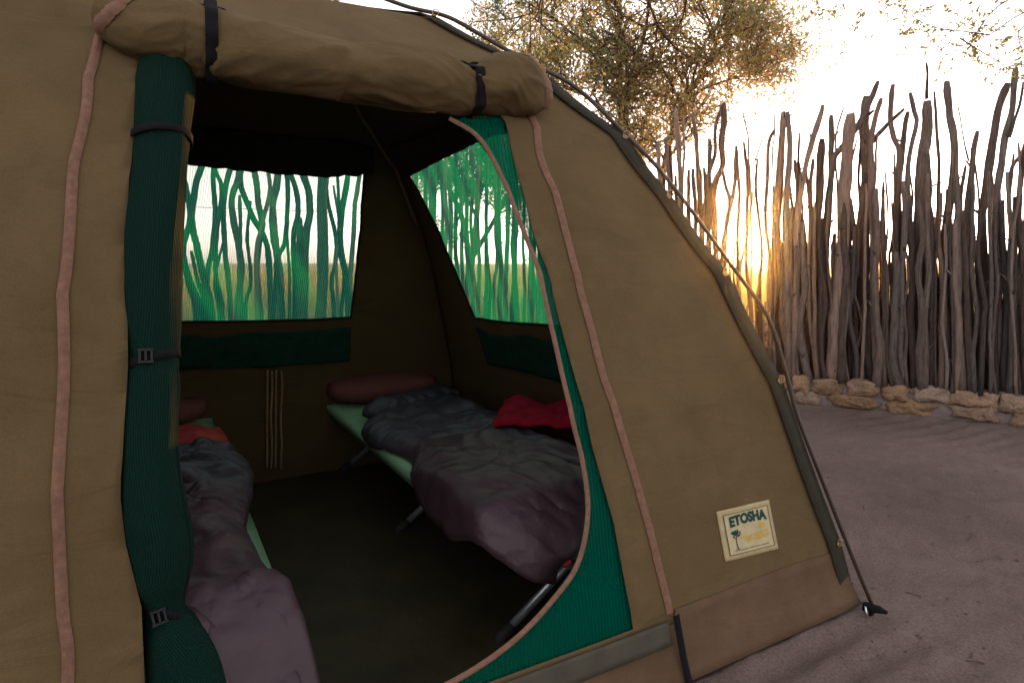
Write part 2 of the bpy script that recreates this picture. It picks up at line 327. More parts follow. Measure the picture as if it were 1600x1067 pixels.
# the low sun itself
sm = bpy.data.materials.new('sun glow'); sm.use_nodes = True
N = sm.node_tree.nodes; N.clear(); e = N.new('ShaderNodeEmission'); e.inputs['Color'].default_value = (1, .62, .18, 1); e.inputs['Strength'].default_value = 150
o_ = N.new('ShaderNodeOutputMaterial'); sm.node_tree.links.new(e.outputs[0], o_.inputs[0])
bm = bmesh.new(); bmesh.ops.create_icosphere(bm, subdivisions=3, radius=11)
me = bpy.data.meshes.new('sun'); bm.to_mesh(me); bm.free()
sp_ = link('sun', me, sm); sp_.location = at_y(1178, 409, 950); tag(sp_, 'low golden sun on the horizon behind the stick fence', None, None, 'structure')

# ------------------------------------------------------------------ tent geometry
FR = Vector((1.262, 2.225)); BR = Vector((-.364, 4.13)); CC = Vector((-.75, 2.45)); BL = Vector((-2.762, 2.682)); FL = Vector((-1.85, .42))
TF = [(0, 0), (.035, .23), (.15, .82), (.25, 1.20), (.35, 1.47), (.43, 1.68), (.59, 1.93), (.76, 2.10), (.94, 2.165), (1, 2.16)]
TB = [(0, 0), (.03, .33), (.06, .58), (.15, .91), (.25, 1.22), (.33, 1.42), (.52, 1.73), (.65, 1.83), (.77, 1.94), (.9, 2.08), (1, 2.16)]
def resamp(C, T):
    """arc-length table of the corner edge, v -> point"""
    L_ = (CC - C).length; pts = []
    for (a, z), (b, y) in zip(T, T[1:]):
        for k in range(6):
            t = k / 6; s = a + (b - a) * t; zz = z + (y - z) * t
            dip = -.010 * sin(pi * t) if z > .1 else 0                   # cloth pulls in between eyelets
            q = C + (CC - C) * s; pts.append(Vector((q.x, q.y, zz + dip)))
    pts.append(Vector((CC.x, CC.y, T[-1][1])))
    ln = [0]
    for a, b in zip(pts, pts[1:]): ln.append(ln[-1] + (b - a).length)
    return pts, [l / ln[-1] for l in ln], ln[-1]
EDG = {k: resamp(C, T) for k, C, T in (('FL', FL, TF), ('FR', FR, TF), ('BL', BL, TB), ('BR', BR, TB))}
def edge(k, v):
    pts, t, _ = EDG[k]; v = max(0, min(1, v))
    lo, hi = 0, len(t) - 1
    while hi - lo > 1:
        m = (lo + hi) // 2
        if t[m] <= v: lo = m
        else: hi = m
    return pts[lo].lerp(pts[hi], (v - t[lo]) / max(1e-9, t[hi] - t[lo]))
PAN = {'front': ('FL', 'FR', 5.), 'right': ('FR', 'BR', 11.), 'back': ('BR', 'BL', 17.), 'left': ('BL', 'FL', 23.)}   # outward normals by cross
def P(pan, w_, v, off=0.0, raw=False):
    """point on a tent panel; w along the base, v up the edge; off = metres outward"""
    a, b, sd_ = PAN[pan]
    p = edge(a, v).lerp(edge(b, v), w_)
    if raw: return p
    e = .004
    du = edge(b, v) - edge(a, v)
    if du.length < 1e-3: du = edge(b, .9) - edge(a, .9)
    q = edge(a, min(1, v + .02)).lerp(edge(b, min(1, v + .02)), w_); q0 = edge(a, max(0, v - .02)).lerp(edge(b, max(0, v - .02)), w_)
    n = du.cross(q - q0).normalized()
    fade = min(1, max(0, w_ * 8)) * min(1, max(0, (1 - w_) * 8)) * min(1, max(0, v * 10)) * min(1, max(0, (1 - v) * 8))
    wr = .010 * noise.noise(Vector((p.x * 2.2 + sd_, p.y * 2.2, p.z * 2.2))) + .004 * noise.noise(Vector((p.x * 7 + sd_, p.y * 7, p.z * 4)))
    sag = -.015 * sin(pi * max(0, min(1, w_))) * sin(pi * max(0, min(1, v)))
    return p + n * (off + fade * wr + sag)
_g = {}
def hit(pan, x, y):
    """(w, v) of the panel point seen at a pixel of the photograph"""
    if pan not in _g:
        _g[pan] = [(i / 30, j / 30, proj(P(pan, i / 30, j / 30, raw=True))) for i in range(31) for j in range(30) if P(pan, i / 30, j / 30, raw=True).y > .25]
    w_, v, _ = min(_g[pan], key=lambda g: (g[2][0] - x) ** 2 + (g[2][1] - y) ** 2)
    for _ in range(25):
        def pr(a, b):
            A, B, _s = PAN[pan]; b = min(.999, b)
            if b < 0:
                q = edge(A, 0).lerp(edge(B, 0), a); return proj(q + Vector((0, 0, b * EDG[A][2])))
            return proj(edge(A, b).lerp(edge(B, b), a))
        h = 1e-3; p0 = pr(w_, v); pu = pr(w_ + h, v); pv = pr(w_, v + h)
        a, b, c, d = (pu[0] - p0[0]) / h, (pv[0] - p0[0]) / h, (pu[1] - p0[1]) / h, (pv[1] - p0[1]) / h
        det = a * d - b * c
        if abs(det) < 1e-6: break
        ex, ey = x - p0[0], y - p0[1]
        dw = (ex * d - b * ey) / det; dv = (a * ey - c * ex) / det
        m_ = max(abs(dw), abs(dv)); k = min(1, .08 / m_) if m_ else 1
        w_ += dw * k; v += dv * k
        if abs(dw) + abs(dv) < 1e-6: break
    return (w_, max(0, min(.999, v)))
def pip(p, poly):
    c = False; j = len(poly) - 1
    for i in range(len(poly)):
        (xi, yi), (xj, yj) = poly[i], poly[j]
        if (yi > p[1]) != (yj > p[1]) and p[0] < (xj - xi) * (p[1] - yi) / (yj - yi) + xi: c = not c
        j = i
    return c
def dense(poly, step, closed=True):
    out = []; n = len(poly)
    for i in range(n if closed else n - 1):
        a, b = poly[i], poly[(i + 1) % n]; L_ = hypot((b[0] - a[0]), (b[1] - a[1])); k = max(1, int(L_ / step))
        for t in range(k): out.append((a[0] + (b[0] - a[0]) * t / k, a[1] + (b[1] - a[1]) * t / k))
    if not closed: out.append(poly[-1])
    return out
def patch(name, pan, outer, mat_, parent, holes=(), step=.02, off=0.0, offf=None, thick=.0025, sm=0):
    if sm: outer = round_poly(outer, sm)
    polys = [dense(outer, step)] + [dense(h, step) for h in holes]
    V = []; E_ = []
    for pl in polys:
        n0 = len(V); V += pl; E_ += [(n0 + i, n0 + (i + 1) % len(pl)) for i in range(len(pl))]
    x0, x1 = min(p[0] for p in polys[0]), max(p[0] for p in polys[0]); y0, y1 = min(p[1] for p in polys[0]), max(p[1] for p in polys[0])
    x = x0 + step / 2
    while x < x1:
        y = y0 + step / 2
        while y < y1:
            if pip((x, y), polys[0]) and not any(pip((x, y), h) for h in polys[1:]): V.append((x, y))
            y += step
        x += step
    r = geometry.delaunay_2d_cdt([Vector(p) for p in V], E_, [], 0, 1e-6)
    co = r[0]; fs = []
    for f in r[2]:
        c = (sum(co[i].x for i in f) / len(f), sum(co[i].y for i in f) / len(f))
        if pip(c, polys[0]) and not any(pip(c, h) for h in polys[1:]): fs.append(f)
    A, B, _s = PAN[pan]; W = (edge(A, 0) - edge(B, 0)).length; Lh = EDG[A][2]
    vs = [P(pan, q.x, q.y, off + (offf(q.x, q.y) if offf else 0)) for q in co]
    # taper the width so cloth does not stretch in UV
    uv = [(((q.x - .5) * (edge(A, min(q.y, .97)) - edge(B, min(q.y, .97))).length), q.y * Lh) for q in co]
    o = mesh(name, vs, fs, mat_, parent, True, uv)
    if thick:
        md = o.modifiers.new('t', 'SOLIDIFY'); md.thickness = thick; md.offset = 0
    return o
def round_poly(poly, n=2):
    for _ in range(n):
        out = []
        for i in range(len(poly)):
            a, b = poly[i], poly[(i + 1) % len(poly)]
            out += [(a[0] * .8 + b[0] * .2, a[1] * .8 + b[1] * .2), (a[0] * .2 + b[0] * .8, a[1] * .2 + b[1] * .8)]
        poly = out
    return poly
def hits(pan, pts): return [hit(pan, *p) for p in pts]
def ribbon(name, pan, path, width, mat_, parent, off=.004, n=60, bulge=.003, prof=None):
    """a strip sewn on a panel along a (w,v) path; rounded across"""
    pts3 = smooth_path([Vector((a, b, 0)) for a, b in path], n)
    c = [P(pan, p.x, p.y, off) for p in pts3]; nn = []
    for i, p in enumerate(pts3):
        out = P(pan, p.x, p.y, off + .05) - c[i]; nn.append(out.normalized())
    vs = []; uv = []; K = 7; ln = 0
    for i in range(n):
        d = (c[min(i + 1, n - 1)] - c[max(0, i - 1)]).normalized(); s = d.cross(nn[i]).normalized()
        if i: ln += (c[i] - c[i - 1]).length
        wd = width[0] + (width[1] - width[0]) * i / (n - 1) if hasattr(width, '__len__') else width
        for k in range(K):
            t = k / (K - 1) * 2 - 1
            h = bulge * (1 - t * t) ** .5 if not prof else bulge * prof(t, ln)
            vs.append(c[i] + s * t * wd / 2 + nn[i] * h); uv.append((t * wd / 2, ln))
    fs = [(i * K + k, i * K + k + 1, (i + 1) * K + k + 1, (i + 1) * K + k) for i in range(n - 1) for k in range(K - 1)]
    return mesh(name, vs, fs, mat_, parent, True, uv)

tent = empty('dome_tent', (-.75, 2.45, 0), 'large tan canvas dome tent with its door rolled open and green net windows', 'tent')
# --- front panel
open_left = [(218, 60), (224, 105), (205, 250), (194, 400), (199, 500), (200, 570), (195, 650), (188, 780), (196, 850), (221, 950), (226, 1067)]
open_right = [(990, 983), (962, 820), (930, 700), (905, 600), (872, 480), (842, 380), (812, 270), (783, 178), (775, 140)]
ol = hits('front', open_left); orr = hits('front', open_right)
vs_sill = orr[0][1]
hole = ol + [(ol[-1][0] + .006, vs_sill)] + orr
full = [(0, 0), (1, 0), (1, .999), (0, .999)]
v_sk = hit('front', 1250, 880)[1]
upper = [(0, vs_sill * .8), (0, .999), (1, .999), (1, vs_sill * .8)]
# canvas above the skirt seam, skirt below
wv_seam = [hit('front', 1322, 862), hit('front', 1250, 882), hit('front', 1150, 920), hit('front', 1055, 958)]
def seam_v(w_):
    if w_ >= wv_seam[-1][0]:
        return lerp_tab(w_, [(a, b) for a, b in wv_seam[::-1]])
    return max(vs_sill - .012, 0)
top = [(0, .999)] + [(1, .999)]
side_w = [i / 40 for i in range(41)]
wz0 = wv_seam[-1][0]; seam = [(a, seam_v(a)) for a in sorted(side_w + [wz0 - .0015, wz0])]
patch('front_panel', 'front', [(0, .999)] + seam + [(1, .999)], M['canvas'], tent, [h for h in [hole]], step=.0125)
skl = [(a, b + .004) for a, b in seam]
sk_outer = [(a, .002) for a in side_w][::-1]
def bow(w_, v): return .004 + .03 * max(0, (.06 - v) / .06) ** 2
patch('skirt', 'front', skl + sk_outer, M['skirt'], tent, step=.016, offf=bow)
# grey strip along the sill
zr = [(830, 180), (845, 240), (872, 310), (890, 380), (906, 440), (925, 510), (946, 590), (968, 655), (990, 730), (1014, 820), (1033, 900), (1046, 957)]
zl = [(158, 45), (137, 130), (116, 250), (105, 400), (99, 520), (99, 600), (92, 720), (89, 780), (97, 950), (105, 1067)]
w_z = hit('front', 1044, 975)[0]
s0 = vs_sill - .002; hgt = .062 / EDG['FR'][2] * 1.15
patch('sill_strip', 'front', [(.18, s0), (.18, s0 - hgt), (w_z - .003, s0 - hgt), (w_z - .003, s0)], M['sill'], tent, step=.012, off=.018)
# zips of the door
def zprof(t, ln): return (1 - t * t) ** .5 * (.75 + .35 * (abs(t) < .3)) + .25 * sin(ln * 23) * (1 - t * t)
zlw = hits('front', zl); zrw = hits('front', zr)
def zipper(path, wd, nm='door_zip'):
    z = ribbon(nm, 'front', path, wd, M['zip'], tent, .005, 90, .007, zprof); return z
z1 = zipper(zlw + [(zlw[-1][0] + .002, .04)], .021); z2 = zipper(zrw, .027)
# net sewn in the door opening, right side, with its own zip edge
nz_px = [(705, 178), (745, 204), (772, 240), (801, 300), (830, 380), (852, 450), (872, 540), (896, 640), (914, 720), (921, 800), (905, 880), (862, 940), (800, 1004), (716, 1062)]
nzw = hits('front', nz_px)
low = [(nzw[-1][0] - .06, max(vs_sill + .004, nzw[-1][1] - .03))]
orr_o = [(a + .006, b) for a, b in orr]
net_outer = nzw + low + [(low[0][0], vs_sill - .004)] + [(orr_o[0][0], vs_sill - .004)] + orr_o[1:-1] + [hit('front', 780, 160)]
patch('door_net', 'front', net_outer, M['net_door'], tent, step=.012, off=-.012, thick=0)
ribbon('net_zip', 'front', nzw + low, .017, M['zip'], tent, -.002, 110, .006)
# black strap below the right zip
ribbon('hem_strap', 'front', hits('front', [(1044, 955), (1050, 990), (1057, 1030), (1064, 1064)]), .026, M['strap'], tent, .036, 20, .004)
# --- other panels
def net_window(pan, px, extra_holes=()):
    wv = round_poly(hits(pan, px), 1)
    return wv
bw = hits('back', [(215, 232), (288, 243), (330, 249), (390, 255), (429, 258), (468, 264), (510, 266), (569, 262), (564, 320), (557, 400), (547, 494), (480, 498), (400, 500), (275, 501), (200, 505)])
rw = hits('right', [(637, 269), (654, 296), (675, 338), (694, 380), (712, 420), (728, 458), (743, 496), (800, 502), (850, 505), (930, 512), (1000, 516), (960, 400), (905, 270), (860, 200), (800, 190), (750, 211), (700, 236)])
back = patch('back_panel', 'back', full, M['canvas_shaded'], tent, [bw], step=.016)
right = patch('side_panel', 'right', full, M['canvas_shaded'], tent, [rw], step=.016)
patch('side_panel', 'left', full, M['canvas_shaded'], tent, [], step=.05)
def ring_tube(pan, wv, r, nm, parent, m_, off=-.004, closed=True):
    pl = dense(wv, .02, closed); pts = [P(pan, a, b, off) for a, b in pl]
    if closed: pts.append(pts[0])
    b = MB(); b.tube(pts, r, 6, cap=not closed); return b.build(nm, m_, parent)
nb = patch('window_net', 'back', bw, M['net'], tent, step=.016, thick=0)
nr = patch('window_net', 'right', rw, M['net'], tent, step=.016, thick=0)
ring_tube('back', bw, .007, 'piping', nb, M['dark']); ring_tube('right', rw, .007, 'piping', nr, M['dark'])
# rolled window covers above the nets, hanging inside; their black stands in for shade
def flap(pan, px, depth=.05):
    wv = hits(pan, px)
    return patch('window_flap', pan, wv, M['dark'], tent, step=.012, off=-.018, offf=lambda a, b: -depth * .3 * (1 + noise.noise(Vector((a * 30, b * 12, 1)))), thick=.01)
flap('back', [(200, 178), (330, 190), (450, 204), (560, 218), (583, 225), (578, 266), (510, 270), (468, 268), (390, 260), (288, 248), (200, 236)])
flap('right', [(610, 222), (640, 212), (690, 190), (730, 172), (800, 150), (815, 195), (782, 202), (750, 216), (700, 241), (640, 273), (622, 250)])
# net pockets under the windows
pk = patch('net_pocket', 'back', hits('back', [(180, 520), (275, 519), (330, 523), (390, 516), (450, 515), (500, 512), (547, 507), (545, 562), (480, 565), (400, 570), (275, 573), (180, 576)]), M['pocket'], tent, step=.012, off=-.02, offf=lambda a, b: -.01 * noise.noise(Vector((a * 20, b * 30, 0))))
patch('net_pocket', 'right', hits('right', [(748, 508), (770, 518), (800, 522), (830, 519), (862, 528), (960, 540), (980, 610), (880, 592), (830, 578), (768, 565)]), M['pocket'], tent, step=.012, off=-.02)
# cords hanging on the back wall
for k, (x, dx) in enumerate(((416, 0), (422, 1), (429, 0), (437, 1))):
    pts = [P('back', *hit('back', x + dx * sin(i), 574 + i * 15.5), -.02 - .01 * (k % 2)) for i in range(11)]
    b = MB(); b.tube(smooth_path(pts, 30), .0065, 6); b.build('cord', M['cord'], tent)
# ridge seam cord inside
pts = [edge('BR', v) + Vector((-.01, -.02, -.02)) for v in [1 - i / 14 * .45 for i in range(15)]]
b = MB(); b.tube(pts, .007, 6); b.build('seam_cord', M['zip'], tent)
# floor
def inset(p, q, d): return p + (CC - p).normalized() * d
fq = [FL, FR, BR, BL]; n = 28; vs = []; uv = []
for j in range(n + 1):
    for i in range(n + 1):
        a = fq[0].lerp(fq[1], i / n); b_ = fq[3].lerp(fq[2], i / n); q = a.lerp(b_, j / n); q = q + (CC - q) * .012
        vs.append((q.x, q.y, .012 + .010 * abs(noise.noise(Vector((q.x * 3, q.y * 3, 0)))) + .008 * noise.noise(Vector((q.x * 9, q.y * 9, 4))))); uv.append((q.x, q.y))
mesh('floor_sheet', vs, [(j * (n + 1) + i, j * (n + 1) + i + 1, (j + 1) * (n + 1) + i + 1, (j + 1) * (n + 1) + i) for j in range(n) for i in range(n)], M['floor'], tent, True, uv)
# --- edge binding along the front right pole seam, with eyelets
def ribbon3(name, pts, s_dirs, width, mat_, parent, thick=.004):
    vs = []; uv = []; ln = 0
    for i, (p, s) in enumerate(zip(pts, s_dirs)):
        if i: ln += (p - pts[i - 1]).length
        vs += [p, p + s * width]; uv += [(0, ln), (width, ln)]
    o = mesh(name, vs, [(2 * i, 2 * i + 1, 2 * i + 3, 2 * i + 2) for i in range(len(pts) - 1)], mat_, parent, True, uv)
    md = o.modifiers.new('t', 'SOLIDIFY'); md.thickness = thick; return o
BW = .072
for key, pan, side in (('FR', 'front', 1), ('BR', 'back', 0), ('BL', 'left', 0), ('FL', 'front', 0)):
    pts = []; sd2 = []
    for i in range(111):
        v = i / 110
        wd = (edge(PAN[pan][0], min(v, .93)) - edge(PAN[pan][1], min(v, .93))).length
        w_out = 1.0 if side else 0.0; w_in = 1 - BW / wd if side else BW / wd
        a = P(pan, w_out, v, .006); b_ = P(pan, w_in, v, .010)
        outw = (a - b_).normalized() if (a - b_).length > 1e-4 else Vector((0, 0, 1))
        pts.append(a + outw * .006); sd2.append(-outw)
    ribbon3('edge_binding', pts, sd2, BW, M['band'], tent)
def torus(b, c, n, R, r, ns=16, m_=6):
    n = n.normalized(); a = n.orthogonal().normalized(); bb = n.cross(a)
    pts = [c + a * cos(2 * pi * i / ns) * R + bb * sin(2 * pi * i / ns) * R for i in range(ns + 1)]
    b.tube(pts, r, m_, cap=False)
cd2 = Vector((CC.x - FR.x, CC.y - FR.y, 0)).normalized()
pn = Vector((-cd2.y, cd2.x, 0))
for s_, z_ in TF[1:-1]:
    if abs(s_ - .35) < .001: pass
    q = FR + (CC - FR) * s_; c = Vector((q.x, q.y, z_)); 
    vbest = min(range(201), key=lambda i: (edge('FR', i / 200) - c).length) / 200
    wd = (edge('FL', min(vbest, .93)) - edge('FR', min(vbest, .93))).length
    c = P('front', 1 - .014 / wd, vbest, .014)
    nr_ = (P('front', .97, vbest, .1) - P('front', .97, vbest, 0)).normalized()
    b = MB(); torus(b, c, nr_, .0075, .003); ey = b.build('eyelet', M['brass'], tent)
    outd = Vector((-cd2.x * .5, -cd2.y * .5, .8)).normalized()
    b = MB(); torus(b, c + outd * .011, pn, .011, .0018); b.build('ring', M['brass'], tent)
# pole running outside
pole_px = [(560, -14), (640, 12), (700, 27), (760, 60), (830, 100), (900, 137), (985, 218), (1030, 265), (1075, 322), (1103, 360), (1145, 418), (1188, 476), (1208, 515), (1230, 590), (1246, 650), (1280, 738), (1312, 820), (1340, 890), (1362, 948)]
pp = [at_vplane(x, y, FR, (pn.x, pn.y)) for x, y in pole_px]
pp[-1].z = .0
pp = [edge('FR', 1) + Vector((-.15, 0, .06))] + [edge('FR', 1) + Vector((.02, 0, .07))] + pp
b = MB(); b.tube(smooth_path(pp, 120), .0072, 8); b.build('pole', M['pole'], tent)
for C, K in ((BR, TB), (BL, TB), (FL, TF)):
    pts = []
    for s_, z_ in K: q = C + (CC - C) * s_; o2 = (C - CC).normalized() * .06 * (1 - s_ * .7); pts.append(Vector((q.x + o2.x, q.y + o2.y, z_ + .05 * min(1, s_ * 4))))
    b = MB(); b.tube(smooth_path(pts, 60), .0085, 8); b.build('pole', M['pole'], tent)
# corner tie and peg
tip = at_z(1364, 957, .01)
b = MB(); pts = [at_vplane(x, y, FR, (pn.x, pn.y)) for x, y in ((1312, 862), (1314, 892), (1322, 915), (1338, 940), (1352, 952))]; b.tube(smooth_path(pts + [tip], 24), .014, 8, flat=.35); b.build('corner_strap', M['strap'], tent)
b = MB(); b.tube([tip + Vector((-.03, .01, .02)), tip + Vector((.02, .0, .012)), tip + Vector((.05, .0, .0))], [.018, .015, .006], 8, flat=.6); b.build('strap_knot', M['strap'], tent)
b = MB(); pg = at_z(1353, 962, 0); b.tube([pg + Vector((-.005, 0, .035)), pg + Vector((.004, 0, 0)), pg + Vector((.02, .01, -.1))], .004, 8); b.build('peg', M['steel'], tent)

# --- rolled canvas door over the opening
def rollpt(x, y, off): return P('front', *hit('front', x, y), off)
rl = [(168, 24, 36), (205, 40, 46), (250, 52, 50), (290, 58, 50), (318, 68, 47), (329, 70, 44), (342, 72, 47), (380, 80, 48), (430, 90, 50), (500, 104, 48), (560, 116, 45), (620, 121, 48), (670, 128, 47), (712, 138, 38), (738, 142, 33), (756, 140, 37), (785, 134, 43), (812, 137, 42), (832, 142, 32), (840, 146, 22)]
cp = []; rr = []
for x, y, r in rl:
    w_, v = hit('front', x, y); base = P('front', w_, v, 0); Z = base.y * cos(PITCH) - (base.z - H) * sin(PITCH)
    R = r * Z / F
    for _ in range(2):
        c = P('front', w_, v, R * .62); pxy = proj(c); w2, v2 = hit('front', 2 * x - pxy[0], 2 * y - pxy[1]) if _ == 0 else (w_, v); w_, v = w2, v2
    cp.append(c); rr.append(R)
NR = 260; cps = smooth_path(cp, NR); rrs = [q.x for q in smooth_path([Vector((r, 0, 0)) for r in rr], NR)]
tiep = [5 / (len(rl) - 1), 14 / (len(rl) - 1)]
def rollfn(i, k, th, p):
    t = i / (NR - 1); dm = min(abs(t - a) for a in tiep); g = math.exp(-(dm / .05) ** 2)
    f = 1 + .10 * (1 - g) * sin(2 * th + t * 9) * .6
    f += .10 * noise.noise(Vector((t * 7, cos(th) * 1.2, sin(th) * 1.2)))
    a = th + t * 7 * (1 if t < .5 else -1)                       # long folds that wind into the ties
    c_ = noise.noise(Vector((t * 6, cos(th), sin(th)))) * 2
    f += (.10 + .10 * g) * (1 - abs(sin(a * 1.5 + c_))) ** 1.5 - .05
    f += .05 * (1 - abs(noise.noise(Vector((t * 16 + cos(a), cos(a) * 2.5, sin(a) * 2.5))))) ** 6
    f += .05 * math.exp(-(dm / .02) ** 2) * sin(th * 9)
    return f
b = MB(); b.tube(cps, rrs, 72, True, rollfn); roll = b.build('door_roll', M['canvas'], tent)
# loose upper lip of the roll
for ti, wd in zip(tiep, (.024, .026)):
    i0 = int(ti * (NR - 1)); b = MB(); d = (cps[i0 + 1] - cps[i0 - 1]).normalized(); R = rrs[i0] * 1.13
    a = Vector((0, 0, 1)); nn = (a - d * a.dot(d)).normalized(); bb = d.cross(nn); vs = []; ns = 40
    for k in range(ns):
        th = 2 * pi * k / ns; Rk = rrs[i0] * (rollfn(i0, 0, th, None) + (.17 if ti < .5 else .06)) + .003; o2 = nn * cos(th) * Rk + bb * sin(th) * Rk
        for s_ in (-1, 1): vs.append(cps[i0] + o2 + d * s_ * wd * .6)
    b.add(vs, [(2 * k, 2 * k + 1, (2 * k + 3) % (2 * ns), (2 * k + 2) % (2 * ns)) for k in range(ns)])
    # bow on top
    tp = cps[i0] + nn * R; 
    for s_ in (-1, 1):
        lp = [tp, tp + d * s_ * .018 + nn * .006, tp + d * s_ * .036 + nn * .004, tp + d * s_ * .03 - bb * .012, tp]
        b.tube(smooth_path(lp, 14), .006, 6, flat=.5)
    st = b.build('tie_strap', M['strap'], roll); md = st.modifiers.new('t', 'SOLIDIFY'); md.thickness = .004
# zip tape on the ends of the roll
def band_on_roll(path, wd):
    """path: (t along, angle) pairs over the roll surface"""
    vs = []; n_ = 30; q3 = smooth_path([Vector((a, b, 0)) for a, b in path], n_); c = []; o3 = []
    for q in q3:
        i = max(1, min(NR - 2, int(q.x * (NR - 1)))); d = (cps[i + 1] - cps[i - 1]).normalized(); a = Vector((0, 0, 1)); nn = (a - d * a.dot(d)).normalized(); bb = d.cross(nn)
        o2 = nn * cos(q.y) + bb * sin(q.y); c.append(cps[i] + o2 * rrs[i] * (rollfn(i, 0, q.y, None) + .05)); o3.append((d, o2))
    for i in range(n_):
        tdir = (c[min(i + 1, n_ - 1)] - c[max(0, i - 1)]).normalized(); s_ = tdir.cross(o3[i][1]).normalized()
        for k in range(5):
            t = k / 4 * 2 - 1; vs.append(c[i] + s_ * t * wd / 2 + o3[i][1] * .005 * (1 - t * t))
    return mesh('zip_tape', vs, [(i * 5 + k, i * 5 + k + 1, i * 5 + k + 6, i * 5 + k + 5) for i in range(n_ - 1) for k in range(4)], M['zip'], roll)
FACE = None
i = NR // 2; d = (cps[i + 1] - cps[i - 1]).normalized(); nn = (Vector((0, 0, 1)) - d * d.z).normalized(); bb = d.cross(nn); sgn = 1 if bb.dot(Vector((0, 0, H)) - cps[i]) > 0 else -1
band_on_roll([(.895, sgn * .1), (.925, sgn * .7), (.945, sgn * 1.3), (.95, sgn * 1.9), (.955, sgn * 2.5)], .035)
band_on_roll([(.065, sgn * .1), (.06, sgn * .7), (.05, sgn * 1.3), (.035, sgn * 1.9), (.02, sgn * 2.4)], .030)

# --- rolled door net on the left of the opening
nrp = [(262, 70, 38), (262, 100, 38), (258, 150, 41), (251, 222, 40), (246, 300, 40), (238, 400, 41), (236, 500, 40), (238, 568, 35), (236, 600, 39), (232, 700, 42), (238, 800, 49), (247, 860, 49), (250, 910, 43), (257, 952, 29), (268, 985, 40), (284, 1030, 52), (294, 1080, 60), (302, 1130, 64)]
cp = []; rr = []
for x, y, r in nrp:
    w_, v = hit('front', x, min(y, 1120)); base = P('front', w_, v, -.045); Z = base.y * cos(PITCH) - (base.z - H) * sin(PITCH)
    # shift so the centre still lies on the sight line of its photographed place
    c0 = Vector((0, 0, H)) + ray(x, y) * (base.y / ray(x, y).y); cp.append(c0); rr.append(r * Z / F)
NN = 200; c2 = smooth_path(cp, NN); r2 = [q.x for q in smooth_path([Vector((r, 0, 0)) for r in rr], NN)]
def nfn(i, k, th, p): return 1 + .09 * noise.noise(Vector((i * .05, cos(th) * 1.5, sin(th) * 1.5))) + .03 * sin(th * 3 + i * .03) + .05 * (1 - abs(noise.noise(Vector((i * .012 + 4, cos(th) * 2.2, sin(th) * 2.2))))) ** 8
b = MB(); b.tube(c2, r2, 48, True, nfn, up=(1, 0, 0)); nroll = b.build('net_roll', M['netroll'], tent)
for idx in (3, 7, 13):
    i0 = int(idx / (len(nrp) - 1) * (NN - 1)); d = (c2[i0 + 1] - c2[i0 - 1]).normalized(); R = r2[i0] * 1.07
    tocam = (Vector((0, 0, H)) - c2[i0]); tocam = (tocam - d * tocam.dot(d)).normalized(); sd3 = d.cross(tocam)
    til = d * (.10 if idx != 13 else -.2)
    b = MB(); vs = []; ns = 40
    for k in range(ns):
        th = 2 * pi * k / ns; o2 = tocam * cos(th) * R + sd3 * sin(th) * R
        sag2 = til * sin(th) * .15
        for s_ in (-1, 1): vs.append(c2[i0] + o2 + sag2 + d * s_ * .0095)
    b.add(vs, [(2 * k, 2 * k + 1, (2 * k + 3) % (2 * ns), (2 * k + 2) % (2 * ns)) for k in range(ns)])
    st = b.build('tie_strap', M['strap'], nroll); md = st.modifiers.new('t', 'SOLIDIFY'); md.thickness = .003
    if idx != 3:
        b = MB(); cc = c2[i0] + tocam * (R + .004); lat = sd3 if sd3.x > 0 else -sd3
        cc = cc - lat * .012
        for k in (-1, 0, 1): b.box(cc + lat * k * .011, lat * .0022, d * .013, tocam * .004)
        for k in (-1, 1): b.box(cc + d * k * .013, lat * .0145, d * .0024, tocam * .004)
        b.build('buckle', M['buckle'], nroll, False)

# --- label sewn on the front panel
LQ = [Vector(hit('front', *p)) for p in ((1118, 799), (1200, 780), (1215, 857), (1131, 877))]   # tl tr br bl
def LP(u, v, off):
    """u right 0..1, v up 0..1 on the label"""
    q = (LQ[3] * (1 - u) + LQ[2] * u) * (1 - v) + (LQ[0] * (1 - u) + LQ[1] * u) * v
    return P('front', q.x, q.y, off)
def lgrid(name, u0, v0, u1, v1, off, m_, parent, n=10, wob=0):
    vs = []
    for j in range(n + 1):
        for i in range(n + 1):
            u = u0 + (u1 - u0) * i / n; v = v0 + (v1 - v0) * j / n
            if wob and (i in (0, n) or j in (0, n)): u += wob * noise.noise(Vector((i, j, 1))); v += wob * noise.noise(Vector((i, j, 7)))
            vs.append(LP(u, v, off))
    return mesh(name, vs, [(j * (n + 1) + i, j * (n + 1) + i + 1, (j + 1) * (n + 1) + i + 1, (j + 1) * (n + 1) + i) for j in range(n) for i in range(n)], m_, parent)
lab = lgrid('label_patch', 0, 0, 1, 1, .005, M['label2'], tent, 16, .02)
md = lab.modifiers.new('t', 'SOLIDIFY'); md.thickness = .003
lgrid('print_field', .09, .10, .93, .90, .0072, M['label'], lab)
b = MB()
def stroke(b, u0, v0, u1, v1, wd, off=.0080, n=8):
    du, dv = u1 - u0, v1 - v0; L_ = hypot(du, dv) or 1; px_, py_ = -dv / L_ * wd / 2, du / L_ * wd / 2; vs = []
    for i in range(n + 1):
        t = i / n; vs += [LP(u0 + du * t + px_, v0 + dv * t + py_, off), LP(u0 + du * t - px_, v0 + dv * t - py_, off)]
    b.add(vs, [(2 * i, 2 * i + 1, 2 * i + 3, 2 * i + 2) for i in range(n)])
for a in ((.09, .10, .93, .10), (.93, .10, .93, .90), (.93, .90, .09, .90), (.09, .90, .09, .10)): stroke(b, *a, .012)
b.build('print_border', M['ink_brown'], lab)
